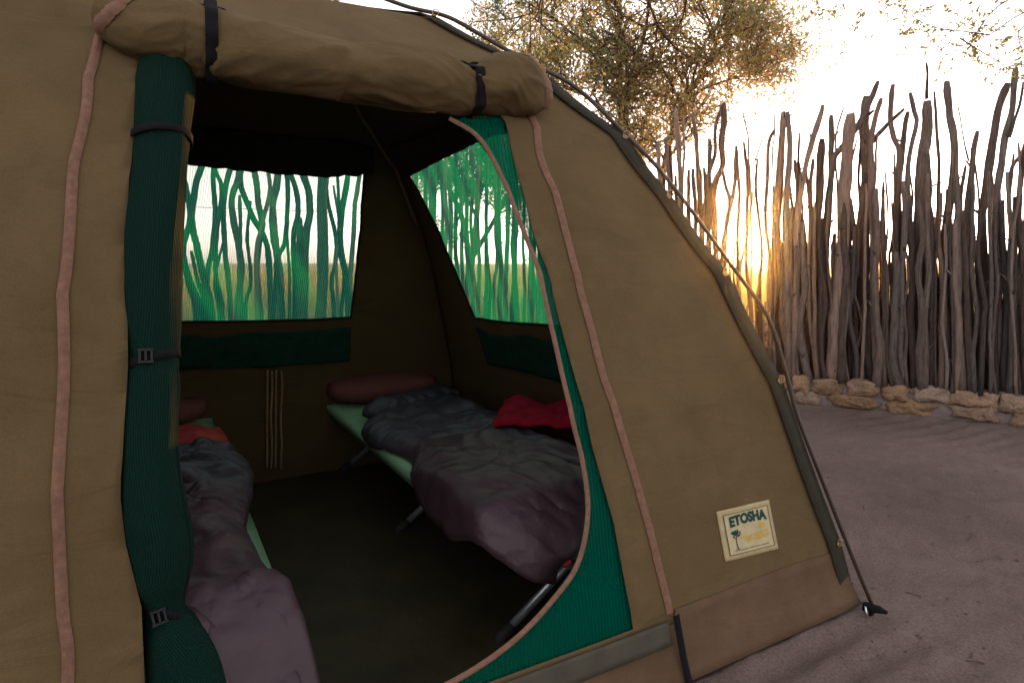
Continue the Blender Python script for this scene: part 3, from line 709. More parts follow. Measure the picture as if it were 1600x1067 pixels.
# lettering from the built-in font, laid on the cloth
fc = bpy.data.curves.new('txt', 'FONT'); fc.body = 'ETOSHA'; fc.size = 1; fc.resolution_u = 3; fc.offset = .055; fo = bpy.data.objects.new('txt', fc); COL.objects.link(fo)
bpy.context.view_layer.update(); tm = bpy.data.meshes.new_from_object(fo.evaluated_get(bpy.context.evaluated_depsgraph_get())); bpy.data.objects.remove(fo); bpy.data.curves.remove(fc)
xs = [v.co.x for v in tm.vertices]; ys = [v.co.y for v in tm.vertices]; x0, x1, y0, y1 = min(xs), max(xs), min(ys), max(ys)
for v_ in tm.vertices:
    t = (v_.co.x - x0) / (x1 - x0); u = .17 + .71 * t; arch = .03 * sin(pi * t)
    v_.co = LP(u, .63 + arch + (v_.co.y - y0) / (y1 - y0) * .215, .0086)
tm.materials.clear(); link('lettering', tm, M['ink_green'], lab, False)
b = MB()
for k in range(46):
    a = random.uniform(0, 2 * pi); r = random.uniform(0, .085); u, v = .25 + cos(a) * r, .49 + sin(a) * r * .9
    stroke(b, u, v, u + random.uniform(-.03, .03), v + random.uniform(.01, .04), .022, .0084 + k * 1e-5, 1)
b.build('printed_crown', M['ink_green'], lab)
b = MB(); stroke(b, .245, .20, .235, .33, .02, .0085); stroke(b, .235, .33, .25, .46, .014, .00853); stroke(b, .21, .195, .28, .20, .014, .0087); stroke(b, .24, .36, .21, .44, .009, .0089); b.build('printed_trunk', M['ink_brown'], lab)
b = MB(); vs = [LP(.755, .545, .0085)] + [LP(.755 + .055 * cos(2 * pi * i / 18), .545 + .06 * sin(2 * pi * i / 18), .0085) for i in range(18)]; b.add(vs, [(0, 1 + i, 1 + (i + 1) % 18) for i in range(18)]); b.build('printed_sun', M['ink_yellow'], lab)
b = MB(); random.seed(3)
for k in range(26): u = random.uniform(.33, .86); v = .30 + random.uniform(0, .12); stroke(b, u - .05, v, min(.89, u + .06), v + random.uniform(-.01, .02), random.uniform(.012, .035), .0082 + k * 1e-5, 2)
b.build('printed_plain', M['ink_yellow'], lab)
b = MB(); u = .19
while u < .84:
    l = random.uniform(.008, .02); hh = random.uniform(.018, .03)
    stroke(b, u, .155, u, .155 + hh, .006, .0083, 1); stroke(b, u, .155 + hh * .5, u + l * .7, .155 + hh * .5, .006, .0084, 1); u += l + (.012 if random.random() < .2 else .002)
b.build('small_print', M['ink_brown'], lab)

# ------------------------------------------------------------------ cots and bedding
CD = Vector((.49, -.872, 0)).normalized(); CP = Vector((.872, .49, 0)).normalized(); UP = Vector((0, 0, 1))
def cot(origin, label, legs_at, ht=.42, L_=1.92, W_=.62, cp=CP, cd_=CD, RL=None):
    RL = RL or L_
    t = empty('camp_cot', origin, label, 'cot', 'folding camp cots in the tent')
    n, m_ = 40, 14; vs = []
    for i in range(n + 1):
        for j in range(m_ + 1):
            a, c = i / n, j / m_; z = ht - .035 * sin(pi * c) * sin(pi * min(1, max(0, a))) + .004 * noise.noise(Vector((a * 9, c * 6, origin[0])))
            vs.append(Vector(origin) + cd_ * a * L_ + cp * (c * W_) + UP * z)
    top_n = len(vs)
    fs = [(i * (m_ + 1) + j, i * (m_ + 1) + j + 1, (i + 1) * (m_ + 1) + j + 1, (i + 1) * (m_ + 1) + j) for i in range(n) for j in range(m_)]
    # side hem wrapping the rail
    rim = [i * (m_ + 1) for i in range(n + 1)]
    for i in range(n + 1): vs.append(vs[rim[i]] + UP * -.05 - cp * -.012)
    fs += [(rim[i], rim[i + 1], top_n + i + 1, top_n + i) for i in range(n)]
    t2 = len(vs)
    for i in range(n + 1): vs.append(vs[rim[i] + m_] + UP * -.075 - cp * .012)
    fs += [(rim[i] + m_, rim[i + 1] + m_, t2 + i + 1, t2 + i) for i in range(n)]
    for e_ in (0, n):
        t3 = len(vs)
        for j in range(m_ + 1): vs.append(vs[e_ * (m_ + 1) + j] + UP * -.07 + cd_ * (.01 if e_ == 0 else -.01))
        fs += [(e_ * (m_ + 1) + j, e_ * (m_ + 1) + j + 1, t3 + j + 1, t3 + j) for j in range(m_)]
    o = mesh('bed_canvas', vs, fs, M['cotbed'], t); md = o.modifiers.new('t', 'SOLIDIFY'); md.thickness = .012; md.offset = -1
    for c in (.02, W_ - .02):
        b = MB(); b.tube([Vector(origin) + cd_ * .02 + cp * c + UP * (ht - .03), Vector(origin) + cd_ * (RL - .02) + cp * c + UP * (ht - .03)], .014, 10); b.build('rail', M['alu'], t)
    for a in legs_at:
        for s_ in (0, 1):
            c0, c1 = (.09, W_ * .9) if s_ == 0 else (W_, W_ * .18)
            p0 = Vector(origin) + cd_ * (a + .015 * s_) + cp * c0 + UP * .025; p1 = Vector(origin) + cd_ * (a + .015 * s_) + cp * c1 + UP * (ht - .05)
            b = MB(); b.tube([p0, p1], .0155, 10, flat=.8); lg = b.build('leg', M['alu'], t)
            dd = (p1 - p0).normalized()
            b = MB(); b.tube([p0 - dd * .035, p0 - dd * .012, p0 + dd * .045], [.012, .020, .020], 10); b.build('foot', M['rubber'], lg)
    return t
HL = at_z(512, 628, .42); 
O1 = Vector((HL.x, HL.y - .05, 0)); CP1 = CP
cot(O1, 'folding cot with pale green canvas on metal legs, standing by the right tent wall', (.04, 1.03, 2.02), L_=1.82, W_=.64, RL=2.04)
RE = at_z(332, 655, .42)
O2 = Vector((RE.x, RE.y, 0)) - CP * .62
cot(O2, 'folding cot half hidden behind the rolled green net at the left', (.1, 1.0, 1.85), L_=1.95, W_=.62)

def pillow(origin, a, c0, c1, z, la, label, ht=.06, skew=0):
    n, m_ = 30, 16; vs = []
    cx = (c0 + c1) / 2; hw = (c1 - c0) / 2
    for i in range(n + 1):
        th = pi * i / n; 
        for k in range(m_):
            ph = 2 * pi * k / m_
            x = -cos(th); s = sin(th) ** .55
            y = cos(ph) * s; zz = sin(ph) * s
            f = 1 + .05 * noise.noise(Vector((x * 3, y * 2, zz * 2 + c0)))
            vs.append(Vector(origin) + CP * (cx + x * hw) + CD * (a + y * la * f + skew * x) + UP * (z + zz * ht * f + .012 * abs(x) ** 4))
    fs = [(i * m_ + k, i * m_ + (k + 1) % m_, (i + 1) * m_ + (k + 1) % m_, (i + 1) * m_ + k) for i in range(n) for k in range(m_)]
    return tag(mesh('pillow', vs, fs, M['pillow']), label, 'pillow', 'maroon pillows on the cots')
pillow(O1, .10, -.01, .64, .508, .18, 'long maroon pillow at the head of the right cot, above the slate sleeping bag', .088)
pillow(O2, .09, .05, .585, .50, .14, 'maroon pillow at the head of the left cot, mostly behind the rolled net', .07)

def fold(a, c, seed, k=1.0):
    q = Vector((a * 3.2, c * 3.2, seed)); wv = noise.noise(q)
    r = (1 - abs(noise.noise(Vector((a * 6 + wv * 2, c * 5, seed + 3))))) ** 4 * .021
    r += (1 - abs(noise.noise(Vector((a * 14 + wv * 3, c * 9, seed + 8))))) ** 3 * .012
    return (r + .035 * wv * .6 + .02 * noise.noise(Vector((a * 7, c * 7, seed)))) * k
def bag(origin, a0, a1, cl, cr, label, seed, ht=.43, drape=None, split=1.2, diag=0.0, skew=None, lining=True):
    """down sleeping bag: puffed top, stitched baffles, sides that hang over the cot"""
    n, m_ = 150, 84; vs = []; zt = []
    for i in range(n + 1):
        t = i / n; a = a0 + (a1 - a0) * t
        for j in range(m_ + 1):
            c = j / m_; l, r = cl(t), cr(t); cc = l + (r - l) * c
            af = a + diag * (1 - c) * (1 - t)
            edge_f = min(1, min(c, 1 - c) * 7) ** .5; endf = min(1, min(t, 1 - t) * 12 + .12) ** .5
            z = ht + (.042 * edge_f + .016) * endf
            baf = abs(sin((af - a0) * pi / .2)) ** .5; z += .012 * (baf - .6) * edge_f
            z += fold(af, cc, seed) * (1.3 if seed > 5 else .9) * (.5 + .5 * edge_f)
            dl = 0
            if cc < .0: dl = -cc
            if drape:
                dn = drape(t, c); 
                z -= dn
            over = max(0, -cc - .01); z -= over * .9
            p = Vector(origin) + CD * af + CP * (cc if cc > -.01 else -.01 + (cc + .01) * .35) + UP * max(.03, z)
            p += CP * .01 * noise.noise(Vector((a * 8, c * 8, seed + 20)))
            vs.append(p)
    fs = []; ms = []
    for i in range(n):
        for j in range(m_): fs.append((i * (m_ + 1) + j, i * (m_ + 1) + j + 1, (i + 1) * (m_ + 1) + j + 1, (i + 1) * (m_ + 1) + j)); ms.append(i / n)
    me = bpy.data.meshes.new('sleeping_bag'); me.from_pydata(vs, [], fs); me.update(); me.materials.append(M['bag']); me.materials.append(M['bag_mauve'])
    for p_, t in zip(me.polygons, ms):
        c = (p_.index % m_) / m_
        p_.material_index = 1 if t + .35 * (1 - c) * (1 if diag == 0 else 1) > split else 0
    me.shade_smooth(); o = bpy.data.objects.new('sleeping_bag', me); COL.objects.link(o); tag(o, label, 'sleeping bag', 'unzipped down sleeping bags')
    md = o.modifiers.new('t', 'SOLIDIFY'); md.thickness = .02; md.offset = -1
    return o, vs, n, m_
def dr1(t, c):
    f = max(0, (t - .91) / .09); return f ** 1.5 * .13 + max(0, .05 - c) * .8 * t
B1, V1, n1, m1 = bag(O1, .30, 2.19, lambda t: -.035 + .13 * math.exp(-(t / .10) ** 2) - .05 * min(1, max(0, (t - .58) / .12)) + .085 * math.exp(-((t - .44) / .11) ** 2) + .26 * (1 - sqrt(max(0, 1 - max(0, (t - .80) / .20) ** 2))), lambda t: .64 - .30 * (1 - sqrt(max(0, 1 - max(0, (t - .84) / .16) ** 2))), 'slate and mauve sleeping bag spilling over the foot of the right cot', 3.3, drape=dr1, split=.72, diag=.34)
def dr2(t, c): f = max(0, (t - .88) / .12); return f ** 1.5 * .22
B2, V2, n2, m2 = bag(O2, .76, 2.32, lambda t: .02 + .30 * max(0, (t - .6) / .4) ** 1.3, lambda t: .60 + .05 * sin(t * 7) + .02 * t, 'grey mauve sleeping bag running towards the doorway on the left cot', 9.1, drape=dr2, split=.45)
# turned-back collar of each bag and its lining
def collar(V, n, m_, i0, width, m, name, parent, c0=0, c1=1, lift=.02, roll_=.03, seed=1):
    ks = [V[i0 * (m_ + 1) + int((c0 + (c1 - c0) * k / 30) * m_)] for k in range(31)]
    b = MB(); pts = [k + UP * lift for k in ks]
    b.tube(smooth_path(pts, 60), roll_, 20, True, lambda i, k, th, p: 1 + .22 * noise.noise(Vector((i * .12, th, seed))) + .08 * sin(i * .9 + th), flat=2.4, up=(0, 0, 1))
    return b.build(name, m, parent)
collar(V1, n1, m1, 4, .1, M['bag'], 'collar', B1, 0, 1, .025, .036, 2)
collar(V2, n2, m2, 2, .1, M['bag'], 'collar', B2, 0, 1, .012, .026, 5)
# red striped lining folded back on the left bag
vs = []; n, m_ = 30, 30
for i in range(n + 1):
    for j in range(m_ + 1):
        a = .40 + .34 * i / n + .12 * (j / m_) * (i / n); c = .02 + .60 * j / m_
        vs.append(O2 + CD * a + CP * (c + .02 * (i / n)) + UP * (.455 + .05 * sin(pi * min(1, i / n + .2)) * min(1, (1 - j / m_) * 5 + .1) + .012 * noise.noise(Vector((a * 12, c * 10, 2)))))
lin = mesh('lining', vs, [(i * (m_ + 1) + j, i * (m_ + 1) + j + 1, (i + 1) * (m_ + 1) + j + 1, (i + 1) * (m_ + 1) + j) for i in range(n) for j in range(m_)], M['lining'], B2); md = lin.modifiers.new('t', 'SOLIDIFY'); md.thickness = .012
lin['label'] = 'bright red and orange inner lining'
# red edge at the mouth of the right bag
pts = [V1[(n1) * (m1 + 1) + int(k / 12 * m1 * .42)] + UP * -.01 + CD * .004 for k in range(6, 12)]
b = MB(); b.tube(smooth_path(pts, 40), .009, 8, True, lambda i, k, th, p: 1 + .5 * noise.noise(Vector((i * .5, th, 3)))); b.build('red_edge', M['lining'], B1)
# crimson cloth thrown on the right bag by the wall
vs = []; n, m_ = 30, 24
q0, q1, q2, q3 = (at_z(772, 662, .56), at_z(905, 662, .56), at_z(905, 634, .56), at_z(792, 627, .56))
for i in range(n + 1):
    for j in range(m_ + 1):
        u, v = i / n, j / m_; q = (q0 * (1 - u) + q1 * u) * (1 - v) + (q3 * (1 - u) + q2 * u) * v
        vs.append(Vector((q.x, q.y, .565 + .03 * noise.noise(Vector((u * 3, v * 3, 5))) + .012 * noise.noise(Vector((u * 9, v * 7, 8))) - .05 * max(0, .1 - min(u, v, 1 - v)) * 4)))
rc = mesh('red_cloth', vs, [(i * (m_ + 1) + j, i * (m_ + 1) + j + 1, (i + 1) * (m_ + 1) + j + 1, (i + 1) * (m_ + 1) + j) for i in range(n) for j in range(m_)], M['red']); md = rc.modifiers.new('t', 'SOLIDIFY'); md.thickness = .02
tag(rc, 'crimson cloth lying on the sleeping bag beside the tent wall', 'cloth')

# ------------------------------------------------------------------ stick fence
GA = Vector((2.58, 5.62)); GB = Vector((3.90, 4.80))
fd = (GB - GA).normalized(); fn_ = Vector((-fd.y, fd.x)); fn_ = fn_ if fn_.y > 0 else -fn_
WALL_H = .24
def fpt(x, y, off=.12):
    c = Vector((GA.x, GA.y)) + fn_ * off
    return at_vplane(x, y, (c.x, c.y), (fn_.x, fn_.y))
fence = empty('stick_fence', (GA.x, GA.y, 0), 'tall fence of crooked grey sticks standing in the low stone wall on the right', 'fence')
nstick = [0]
def stick(px, wpx, off, parent, m_=None, pf=fpt, base=None, knots=True):
    pts = [pf(x, y, off) for x, y in px]
    if base is not None:
        pts[-1].z = base
    Zs = [p.y for p in pts]; n = max(8, int((pts[0] - pts[-1]).length / .10))
    sp = smooth_path(pts, n); sd_ = random.uniform(0, 99)
    r0 = wpx * (sum(Zs) / len(Zs)) / F / 2
    out = []; rad = []
    for i, p in enumerate(sp):
        t = i / (n - 1)
        jt = Vector((noise.noise(Vector((p.z * 3.1, sd_, 0))), noise.noise(Vector((p.z * 3.1, sd_, 5))), 0)) * .014 + Vector((noise.noise(Vector((p.z * 9, sd_, 2))), noise.noise(Vector((p.z * 9, sd_, 7))), 0)) * .005
        out.append(p + jt); rad.append(r0 * (.80 + .28 * t) * (1 + .22 * noise.noise(Vector((p.z * 8, sd_, 3)))))
    rad[0] *= .72
    b = MB(); b.tube(out, rad, 8, True, lambda i, k, th, p: 1 + .16 * noise.noise(Vector((cos(th) * 1.3, sin(th) * 1.3, i * .25 + sd_))))
    if knots and r0 > .014:
        for _ in range(random.randint(0, 3)):
            i = random.randint(1, n - 2); a = random.uniform(0, 2 * pi); dr = Vector((cos(a), sin(a), random.uniform(.2, 1.2))).normalized()
            l = random.uniform(.02, .09); b.tube([out[i], out[i] + dr * (rad[i] + l * .5), out[i] + dr * (rad[i] + l)], [rad[i] * .55, rad[i] * .35, rad[i] * .2], 5)
    nstick[0] += 1
    return b.build('stick', m_ or random.choices([M['wood'], M['wood_pale'], M['wood_dark']], [.55, .17, .28])[0], parent)
def bx(x): return 604 + (x - 1250) * .036
T = [
 ([(1057, 170), (1060, 235), (1063, 300), (1062, 400)], 8), ([(1041, 215), (1046, 300), (1050, 400)], 6), ([(1068, 185), (1069, 240), (1066, 300), (1070, 420)], 4),
 ([(1082, 177), (1089, 235), (1092, 290), (1095, 340), (1098, 430)], 7), ([(1077, 265), (1076, 320), (1080, 420)], 6), ([(1095, 265), (1097, 330), (1099, 430)], 5),
 ([(1127, 164), (1119, 200), (1118, 240), (1106, 280), (1103, 330), (1109, 400), (1112, 470)], 6), ([(1131, 162), (1130, 190), (1126, 225), (1129, 258), (1116, 290), (1115, 340), (1120, 460)], 9),
 ([(1128, 262), (1134, 290), (1139, 310), (1137, 345), (1128, 400), (1125, 480)], 6),
 ([(1160, 175), (1167, 210), (1171, 250), (1173, 300)], 3), ([(1151, 228), (1149, 280), (1145, 310), (1134, 355), (1132, 440), (1140, 560)], 7), ([(1152, 235), (1155, 300), (1152, 370), (1155, 470), (1158, 590)], 6),
 ([(1162, 222), (1168, 270), (1166, 340), (1166, 400), (1169, 430), (1175, 500), (1180, 600)], 6), ([(1191, 212), (1184, 235), (1178, 255)], 3), ([(1183, 248), (1182, 300), (1188, 370), (1191, 410), (1188, 450), (1190, 600)], 5),
 ([(1176, 300), (1170, 350), (1160, 400), (1155, 450), (1160, 600)], 5), ([(1211, 202), (1201, 225), (1199, 290), (1197, 350), (1202, 430), (1202, 600)], 6), ([(1209, 176), (1208, 240), (1207, 380), (1205, 440)], 3),
 ([(1224, 175), (1220, 240), (1214, 300), (1213, 370), (1216, 450), (1215, 600)], 11), ([(1231, 175), (1234, 240), (1229, 330), (1231, 600)], 9), ([(1225, 164), (1225, 185)], 2.5),
 ([(1285, 164), (1272, 205), (1262, 245), (1254, 285), (1247, 340), (1245, 420), (1240, 600)], 9), ([(1242, 250), (1247, 300), (1243, 360), (1252, 450), (1258, 601)], 7), ([(1250, 254), (1252, 300), (1256, 400)], 3),
 ([(1286, 217), (1283, 260), (1277, 330), (1270, 420), (1268, 602)], 13), ([(1299, 180), (1299, 230), (1297, 300), (1290, 420), (1282, 602)], 9),
 ([(1320, 165), (1309, 200), (1306, 230), (1308, 300)], 3), ([(1329, 178), (1323, 240), (1320, 300), (1317, 380), (1310, 470), (1302, 540), (1300, 604)], 19), ([(1334, 160), (1335, 200)], 2.5),
 ([(1373, 127), (1358, 160), (1343, 190), (1325, 218), (1306, 242), (1300, 262), (1294, 320), (1285, 420)], 9),
 ([(1356, 150), (1350, 200), (1353, 260), (1350, 330), (1345, 420), (1340, 603)], 16), ([(1377, 154), (1366, 195), (1360, 230), (1362, 300)], 8), ([(1367, 172), (1358, 180)], 5),
 ([(1396, 132), (1392, 180), (1396, 212), (1405, 242), (1402, 300), (1398, 400), (1402, 605)], 8), ([(1414, 170), (1392, 190), (1370, 212), (1362, 222)], 7), ([(1419, 175), (1412, 215), (1407, 250), (1405, 320), (1410, 420)], 8),
 ([(1422, 145), (1428, 175), (1432, 192), (1424, 230), (1418, 280), (1421, 340), (1426, 430), (1430, 606)], 7), ([(1447, 98), (1449, 155)], 4.5),
 ([(1449, 158), (1447, 210), (1440, 260), (1437, 320), (1436, 400), (1445, 500), (1452, 608)], 16), ([(1449, 240), (1456, 300), (1450, 330), (1457, 380)], 5),
 ([(1460, 143), (1462, 200), (1466, 260), (1467, 330), (1462, 400), (1470, 500)], 4.5), ([(1480, 127), (1484, 180), (1491, 230), (1487, 290), (1478, 350), (1476, 430), (1482, 608)], 11), ([(1491, 240), (1497, 300), (1497, 380), (1500, 500)], 8),
 ([(1495, 160), (1500, 190), (1507, 225), (1513, 252)], 2.5), ([(1527, 204), (1520, 240), (1516, 280), (1510, 330), (1506, 400), (1512, 500), (1520, 609)], 8),
 ([(1575, 130), (1562, 165), (1554, 200), (1547, 245), (1540, 300), (1534, 350), (1540, 450), (1548, 610)], 11), ([(1587, 106), (1584, 140), (1580, 175), (1571, 215), (1563, 260), (1556, 320), (1558, 420), (1562, 612)], 9),
 ([(1599, 128), (1594, 160), (1588, 180), (1582, 200), (1576, 215)], 4.5), ([(1603, 220), (1592, 245), (1581, 262), (1577, 310), (1580, 380), (1588, 500), (1590, 613)], 6), ([(1604, 215), (1596, 280), (1592, 340), (1600, 420), (1602, 613)], 8),
 ([(1270, 248), (1266, 300), (1268, 400), (1262, 601)], 7), ([(1520, 430), (1532, 500), (1540, 560), (1556, 611)], 4),
]
random.seed(11)
for px, wd in T:
    px = [((1166 if x_ < 1178 else 1191) if 385 < y_ < 435 and abs(x_ - 1178) < 13 else x_, y_) for x_, y_ in px]
    if px[-1][1] >= 300:
        lx = px[-1][0]; ly = px[-1][1]; off = random.uniform(.02, .20)
        if ly < 590: px.append((lx + (600 - ly) * random.uniform(-.03, .06), bx(lx) + 2))
        else: px[-1] = (lx, bx(lx) + 2)
        stick(px, wd * 1.12, off, fence, M['wood_pale'] if wd in (19,) else None, base=WALL_H - .03)
    else:
        stick(px, wd, random.uniform(.03, .12), fence, None, knots=False)
# shorter sticks packed between the tall ones, right of the sun
x = 1212
while x < 1625:
    for row in range(3):
        xx = x + random.uniform(-4, 4); ty = random.uniform(265, 410) if row == 0 else random.uniform(330, 460)
        if xx < 1235: ty += 60
        lean = random.uniform(-.05, .10)
        b_y = bx(xx) + 2; pts = [(xx - lean * (b_y - ty) * .2, ty)]
        for k in range(1, 5):
            t = k / 5; pts.append((xx - lean * (b_y - ty) * (1 - t) * .3 + random.uniform(-6, 6), ty + (b_y - ty) * t))
        pts.append((xx + lean * 60, b_y))
        stick(pts, random.choice([5, 6, 7, 8, 10, 12]), random.uniform(-.02, .06) + row * .13, fence, base=WALL_H - .03)
    x += random.uniform(8.2, 10.8)
x = 1216
while x < 1615:
    ty = random.uniform(205, 330); b_y = bx(x) + 2; le = random.uniform(-14, 14)
    stick([(x + le, ty), (x + le * .5 + random.uniform(-6, 6), ty + 70), (x + random.uniform(-7, 7), ty + 150), (x + random.uniform(-6, 6), 500), (x + random.uniform(-5, 5), b_y)], random.choice([3.5, 4.5, 5, 6, 7]), random.uniform(-.03, .25), fence, base=WALL_H - .03); x += random.uniform(7, 10)
# sparser sticks left of the sun, running behind the tent
x = 1206
while x > 1118:
    b_y = 604; ty = random.uniform(330, 430) if not 1160 < x < 1197 else random.uniform(440, 480); pts = [(x, ty)] + [(x + random.uniform(-4, 4), ty + (b_y - ty) * k / 5) for k in range(1, 5)] + [(x + random.uniform(-5, 5), b_y)]
    stick(pts, random.choice([4, 5, 6]), random.uniform(.0, .2), fence, base=WALL_H - .03); x -= random.uniform(7, 11)
# part seen through the right-hand window net (same fence line, further off)
x = 640
random.seed(5)
while x < 880:
    ty = random.uniform(180, 290); b_y = 560; d = random.uniform(-5, 5)
    if random.random() < .35: ty = random.uniform(120, 190)
    pts = [(x + d, ty)] + [(x + d * (1 - k / 6) + random.uniform(-2.4, 2.4), ty + (b_y - ty) * k / 6) for k in range(1, 6)] + [(x + random.uniform(-3, 8), b_y)]
    stick(pts, random.uniform(5, 9.5), random.uniform(.0, .2), fence, base=0); x += random.uniform(6.0, 10.5)
for x in range(885, 1118, 9):
    if x > 1030 or x % 2: pts = [(x, random.uniform(200, 330)), (x + random.uniform(-4, 4), 380), (x, 560)]; stick(pts, random.uniform(5, 9), random.uniform(0, .2), fence, base=0)
# wires through the sticks
for yy in (519, 330):
    b = MB(); pts = [fpt(x, yy + (x - 1240) * .012 + 2 * noise.noise(Vector((x * .03, yy, 0))), .0 if yy == 519 else .05) for x in range(1080, 1680, 12)]; b.tube(pts, .0022, 5); b.build('wire', M['wire'], fence)

# fence behind the tent, seen through the large window
RA = Vector((-1.10, 5.35)); RB = Vector((-3.30, 4.35)); rd = (RB - RA).normalized(); rn = Vector((rd.y, -rd.x)); rn = rn if rn.y > 0 else -rn
def rpt(x, y, off=0): c = RA + rn * off; return at_vplane(x, y, (c.x, c.y), (rn.x, rn.y))
rear = empty('stick_fence', (RA.x, RA.y, 0), 'open fence of bent sticks seen through the net window in the back wall', 'fence')
TL = [([(350, 160), (370, 330), (385, 480), (350, 640), (400, 820), (440, 990)], 28), ([(462, 150), (440, 230), (408, 340), (400, 480), (425, 620), (460, 760), (500, 990)], 34),
 ([(515, 170), (508, 300), (520, 450), (510, 620), (480, 760), (470, 990)], 26), ([(525, 230), (550, 300), (545, 430), (530, 560), (525, 750), (560, 990)], 24), ([(600, 190), (580, 300), (565, 450), (570, 640), (590, 800), (600, 990)], 26),
 ([(645, 170), (640, 260), (608, 370), (625, 500), (652, 660), (650, 800), (640, 990)], 34), ([(670, 180), (652, 290), (690, 390), (725, 480), (770, 560), (800, 700), (812, 990)], 30), ([(722, 190), (735, 300), (742, 400), (765, 500), (742, 640), (740, 800), (748, 990)], 30),
 ([(790, 190), (800, 300), (780, 440), (762, 540), (745, 620), (742, 800)], 22), ([(855, 190), (838, 300), (820, 400), (828, 560), (850, 700), (862, 850), (850, 990)], 38), ([(885, 200), (902, 400), (880, 600), (850, 700), (870, 990)], 24),
 ([(915, 230), (945, 330), (952, 450), (930, 600), (940, 990)], 28), ([(970, 210), (1008, 330), (1015, 440), (990, 600), (985, 990)], 38), ([(1085, 190), (1077, 500), (1077, 990)], 54), ([(1110, 230), (1103, 340), (1138, 520), (1152, 680), (1128, 800), (1140, 990)], 22),
 ([(1158, 210), (1163, 400), (1175, 600), (1190, 800), (1178, 990)], 18), ([(1222, 200), (1188, 400), (1168, 600), (1210, 800), (1215, 990)], 32), ([(1282, 200), (1252, 400), (1240, 600), (1222, 800), (1228, 990)], 24), ([(965, 470), (958, 700), (960, 990)], 34),
 ([(700, 380), (692, 600), (705, 800), (680, 900), (675, 990)], 20), ([(330, 640), (378, 820), (420, 990)], 24), ([(395, 640), (430, 800), (470, 990)], 22), ([(640, 350), (655, 500), (655, 700), (660, 990)], 22), ([(900, 560), (905, 800), (912, 990)], 18), ([(330, 150), (335, 500), (345, 990)], 24),
 ([(1140, 300), (1165, 500), (1150, 700), (1160, 990)], 16), ([(880, 620), (830, 700), (835, 990)], 18), ([(560, 600), (520, 800), (540, 990)], 16)]
random.seed(21)
for p_, wd in TL:
    px = [(180 + a / 3.335, 200 + c / 3.335) for a, c in p_]
    if p_[0][1] < 240: px = [(px[0][0] + random.uniform(-10, 10), random.uniform(60, 130)), (px[0][0] + random.uniform(-3, 3), px[0][1] - 30)] + px
    px.append((px[-1][0] + random.uniform(-4, 4), 700))
    stick(px, wd / 3.335 * 1.08, random.uniform(0, .12), rear, pf=rpt, base=0, knots=False)
for x in list(range(60, 275, 13)) + [578, 590, 604]: stick([(x, random.uniform(60, 200)), (x + random.uniform(-8, 8), 300), (x + random.uniform(-8, 8), 450), (x, 700)], random.uniform(6, 10), random.uniform(0, .12), rear, pf=rpt, base=0, knots=False)
b = MB(); b.tube([rpt(x, 323 + (x - 280) * .035, -.02) for x in range(200, 600, 20)], .0022, 5); b.build('wire', M['wire'], rear)

# ------------------------------------------------------------------ low stone wall under the fence
wall = empty('stone_wall', (GA.x, GA.y, 0), 'low wall of tan field stones set in grey mortar along the foot of the fence', 'wall')
def wallpt(s, d, z): q = GA + fd * s + fn_ * d; return Vector((q.x, q.y, z))
S0, S1 = -3.9, 2.6
b = MB(); n = 160; prof_ = [(.02, -.05), (.0, .05), (.005, .14), (.02, .205), (.06, .225), (.20, .228), (.28, .21), (.30, -.05)]; vs = []
for i in range(n + 1):
    s = S0 + (S1 - S0) * i / n
    for k, (d_, z_) in enumerate(prof_):
        vs.append(wallpt(s, d_ + .015 * noise.noise(Vector((s * 6, z_ * 8, k))), z_ + (.018 * noise.noise(Vector((s * 5, d_ * 9, 2))) if z_ > 0 else 0)))
K = len(prof_); b.add(vs, [(i * K + k, i * K + k + 1, (i + 1) * K + k + 1, (i + 1) * K + k) for i in range(n) for k in range(K - 1)]); b.build('mortar', M['mortar'], wall)
random.seed(4)
def stone(cs, cz, w_, h_, dep, parent, wp=wallpt, d0=.02, m_=None):
    bm = bmesh.new(); bmesh.ops.create_icosphere(bm, subdivisions=3, radius=1); sd_ = random.uniform(0, 99); vs = []
    ex = 5.0
    for v_ in bm.verts:
        c = v_.co; l = (abs(c.x) ** ex + abs(c.y) ** ex + abs(c.z) ** ex) ** (1 / ex); c = c / l
        f = 1 + .38 * noise.noise(c * 1.3 + Vector((sd_, 0, 0))) + .16 * noise.noise(c * 3.5 + Vector((sd_, 3, 0)))
        v_.co = wp(cs + c.x * w_ / 2 * f + .10 * c.z * w_ * (.5 - (sd_ % 1)), d0 + c.y * dep / 2 * f, cz + c.z * h_ / 2 * f)
    me = bpy.data.meshes.new('stone'); bm.to_mesh(me); bm.free()
    return link('stone', me, m_ or random.choice([M['stone'], M['stone'], M['stone2']]), parent)
s = -1.2
while s < 2.4:
    w_ = random.uniform(.13, .34); stone(s + w_ / 2, .172 + random.uniform(-.01, .01), w_ * 1.02, random.uniform(.125, .16), random.uniform(.10, .13), wall); s += w_ + random.uniform(.012, .05)
s = -1.25
while s < 2.4:
    w_ = random.uniform(.16, .36); stone(s + w_ / 2, .05 + random.uniform(-.01, .02), w_ * 1.0, random.uniform(.09, .125), random.uniform(.09, .12), wall); s += w_ + random.uniform(.04, .14)
